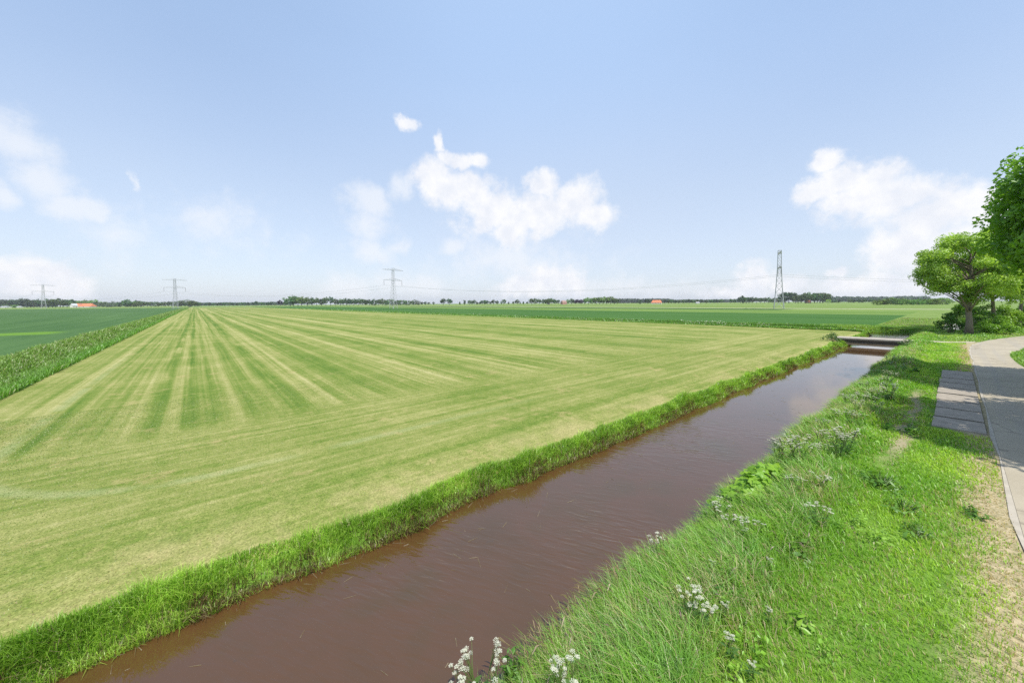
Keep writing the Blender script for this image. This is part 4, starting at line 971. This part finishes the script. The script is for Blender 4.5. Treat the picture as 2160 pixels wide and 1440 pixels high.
# ---------------------------------------------------------------- farm buildings
TILE = plain('orange_roof_tiles', (.55, .20, .10), .85, .12, .5); WHITE = plain('white_render', (.72, .69, .66), .9, .08); BRICK = plain('pinkish_brick', (.45, .25, .20), .9, .15)
GLASSD = plain('dark_window_glass', (.05, .055, .08), .2, .1, 1, .5); GREYR = plain('grey_sheet_roof', (.5, .52, .55), .6, .1)
def house(name, x, depth, L, Wd, eave, ridge, label, cat, wall, roof, rz=0.0, hip=0.0, windows=3, solar=False, door=True):
    p = far_at(x, depth); o = empty(name, p, math.atan2(-rt.y, -rt.x)+math.pi+rz)     # local x to the right in the view, local -y faces us
    b = MB(); b.box(-L/2, L/2, -Wd/2, Wd/2, -.3, eave)
    b.add([(-L/2, -Wd/2, eave), (-L/2, Wd/2, eave), (-L/2+hip*.8, 0, ridge-.15)], [(0, 2, 1)]); b.add([(L/2, -Wd/2, eave), (L/2, Wd/2, eave), (L/2-hip*.8, 0, ridge-.15)], [(0, 1, 2)])
    b.build('wall', wall, o)
    r = MB(); e = .5; th = .25
    for s in (-1, 1):
        a = [(-L/2-e, s*(Wd/2+e), eave-.2), (L/2+e, s*(Wd/2+e), eave-.2), (L/2+e-hip, 0, ridge), (-L/2-e+hip, 0, ridge)]
        r.add(a+[(x_, y_, z_+th) for x_, y_, z_ in a], [(0, 1, 2, 3), (7, 6, 5, 4), (0, 4, 5, 1), (1, 5, 6, 2), (2, 6, 7, 3), (3, 7, 4, 0)])
    if hip:
        for s in (-1, 1): r.add([(s*(L/2+e), -Wd/2-e, eave-.18), (s*(L/2+e), Wd/2+e, eave-.18), (s*(L/2+e-hip), 0, ridge+th)], [(0, 1, 2) if s > 0 else (0, 2, 1)])
    ro = r.build('roof', roof, o)
    c = MB(); c.box(-L*.22-.4, -L*.22+.4, -.4, .4, ridge-.6, ridge+1.2); c.build('chimney', BRICK, ro)
    for k in range(windows):
        wx = -L/2+L*(k+.6)/(windows+.6); w = MB(); w.box(wx-.6, wx+.6, -Wd/2-.06, -Wd/2+.05, .8, min(2.3, eave-.3)); w.build('window', GLASSD, o)
    if door: d = MB(); d.box(L/2-2.2, L/2-1.0, -Wd/2-.07, -Wd/2+.05, 0, min(2.1, eave-.2)); d.build('door', GLASSD, o)
    if solar: s_ = MB(); k = (ridge-eave)/(Wd/2); s_.add([(-L*.22, -Wd*.32, eave+k*Wd*.18+.35), (-L*.06, -Wd*.32, eave+k*Wd*.18+.35), (-L*.06, -Wd*.12, eave+k*Wd*.38+.35), (-L*.22, -Wd*.12, eave+k*Wd*.38+.35),
                         (-L*.22, -Wd*.32, eave+k*Wd*.18+.2), (-L*.06, -Wd*.32, eave+k*Wd*.18+.2), (-L*.06, -Wd*.12, eave+k*Wd*.38+.2), (-L*.22, -Wd*.12, eave+k*Wd*.38+.2)],
                         [(0, 1, 2, 3), (7, 6, 5, 4), (0, 4, 5, 1), (1, 5, 6, 2), (2, 6, 7, 3), (3, 7, 4, 0)]); s_.build('solar_panel', GLASSD, ro)
    tag(o, label, cat); return o
house('barn', 178, 900, 40, 15, 2.6, 9.2, 'long farm barn with big orange tiled roof and dark solar panel at the left horizon', 'barn', WHITE, TILE, .12, 3, 2, True)
house('farmhouse', 155.5, 880, 9, 8, 5.2, 9.0, 'white gabled farmhouse joined to the left end of the orange barn', 'farmhouse', WHITE, GREYR, 1.4, 0, 3)
house('house', 1189, 960, 13, 9, 6.0, 10.0, 'pinkish brick house among trees at the centre horizon', 'house', BRICK, plain('brown_roof', (.33, .22, .19), .9, .1), .5, 1, 3)
house('farmhouse', 1385, 960, 24, 13, 3.0, 9.6, 'orange roofed farmhouse with white gable right of centre on the horizon', 'farmhouse', WHITE, TILE, -.5, 3, 3)
house('shed', 1471, 980, 9, 6, 2.8, 4.2, 'small white shed within the dotted tree row', 'shed', WHITE, GREYR, .2, 0, 2)
house('shed', 1157, 985, 6, 5, 2.6, 4.0, 'little white shed at the foot of the compact tree block', 'shed', WHITE, GREYR, .1, 0, 1)
house('greenhouse', 12, 960, 18, 10, 2.6, 3.8, 'pale low greenhouse at the extreme left before the wood', 'greenhouse', WHITE, GREYR, 0, 0, 4)
house('shed', 42, 960, 10, 6, 2.2, 3.4, 'low white shed right of the pale greenhouse', 'shed', WHITE, GREYR, 0, 0, 1)
house('house', 1704, 880, 8, 7, 3.6, 7.2, 'house with reddish roof peeping out of the long grove', 'house', BRICK, TILE, .3, 0, 2)

# ---------------------------------------------------------------- air
hz = MB(); hz.box(-3200, 3800, -2800, 3800, -3, 60)
hm, ht = mat('pale_air')
pv = ht.n('ShaderNodeVolumePrincipled'); pv.inputs['Color'].default_value = (.92, .95, 1, 1); pv.inputs['Density'].default_value = 9e-5; pv.inputs['Anisotropy'].default_value = .2
ht.link(pv.outputs[0], ht.n('ShaderNodeOutputMaterial').inputs['Volume'])
tag(hz.build('haze', hm), 'thin pale summer haze over the flat farmland', 'haze', kind='stuff')
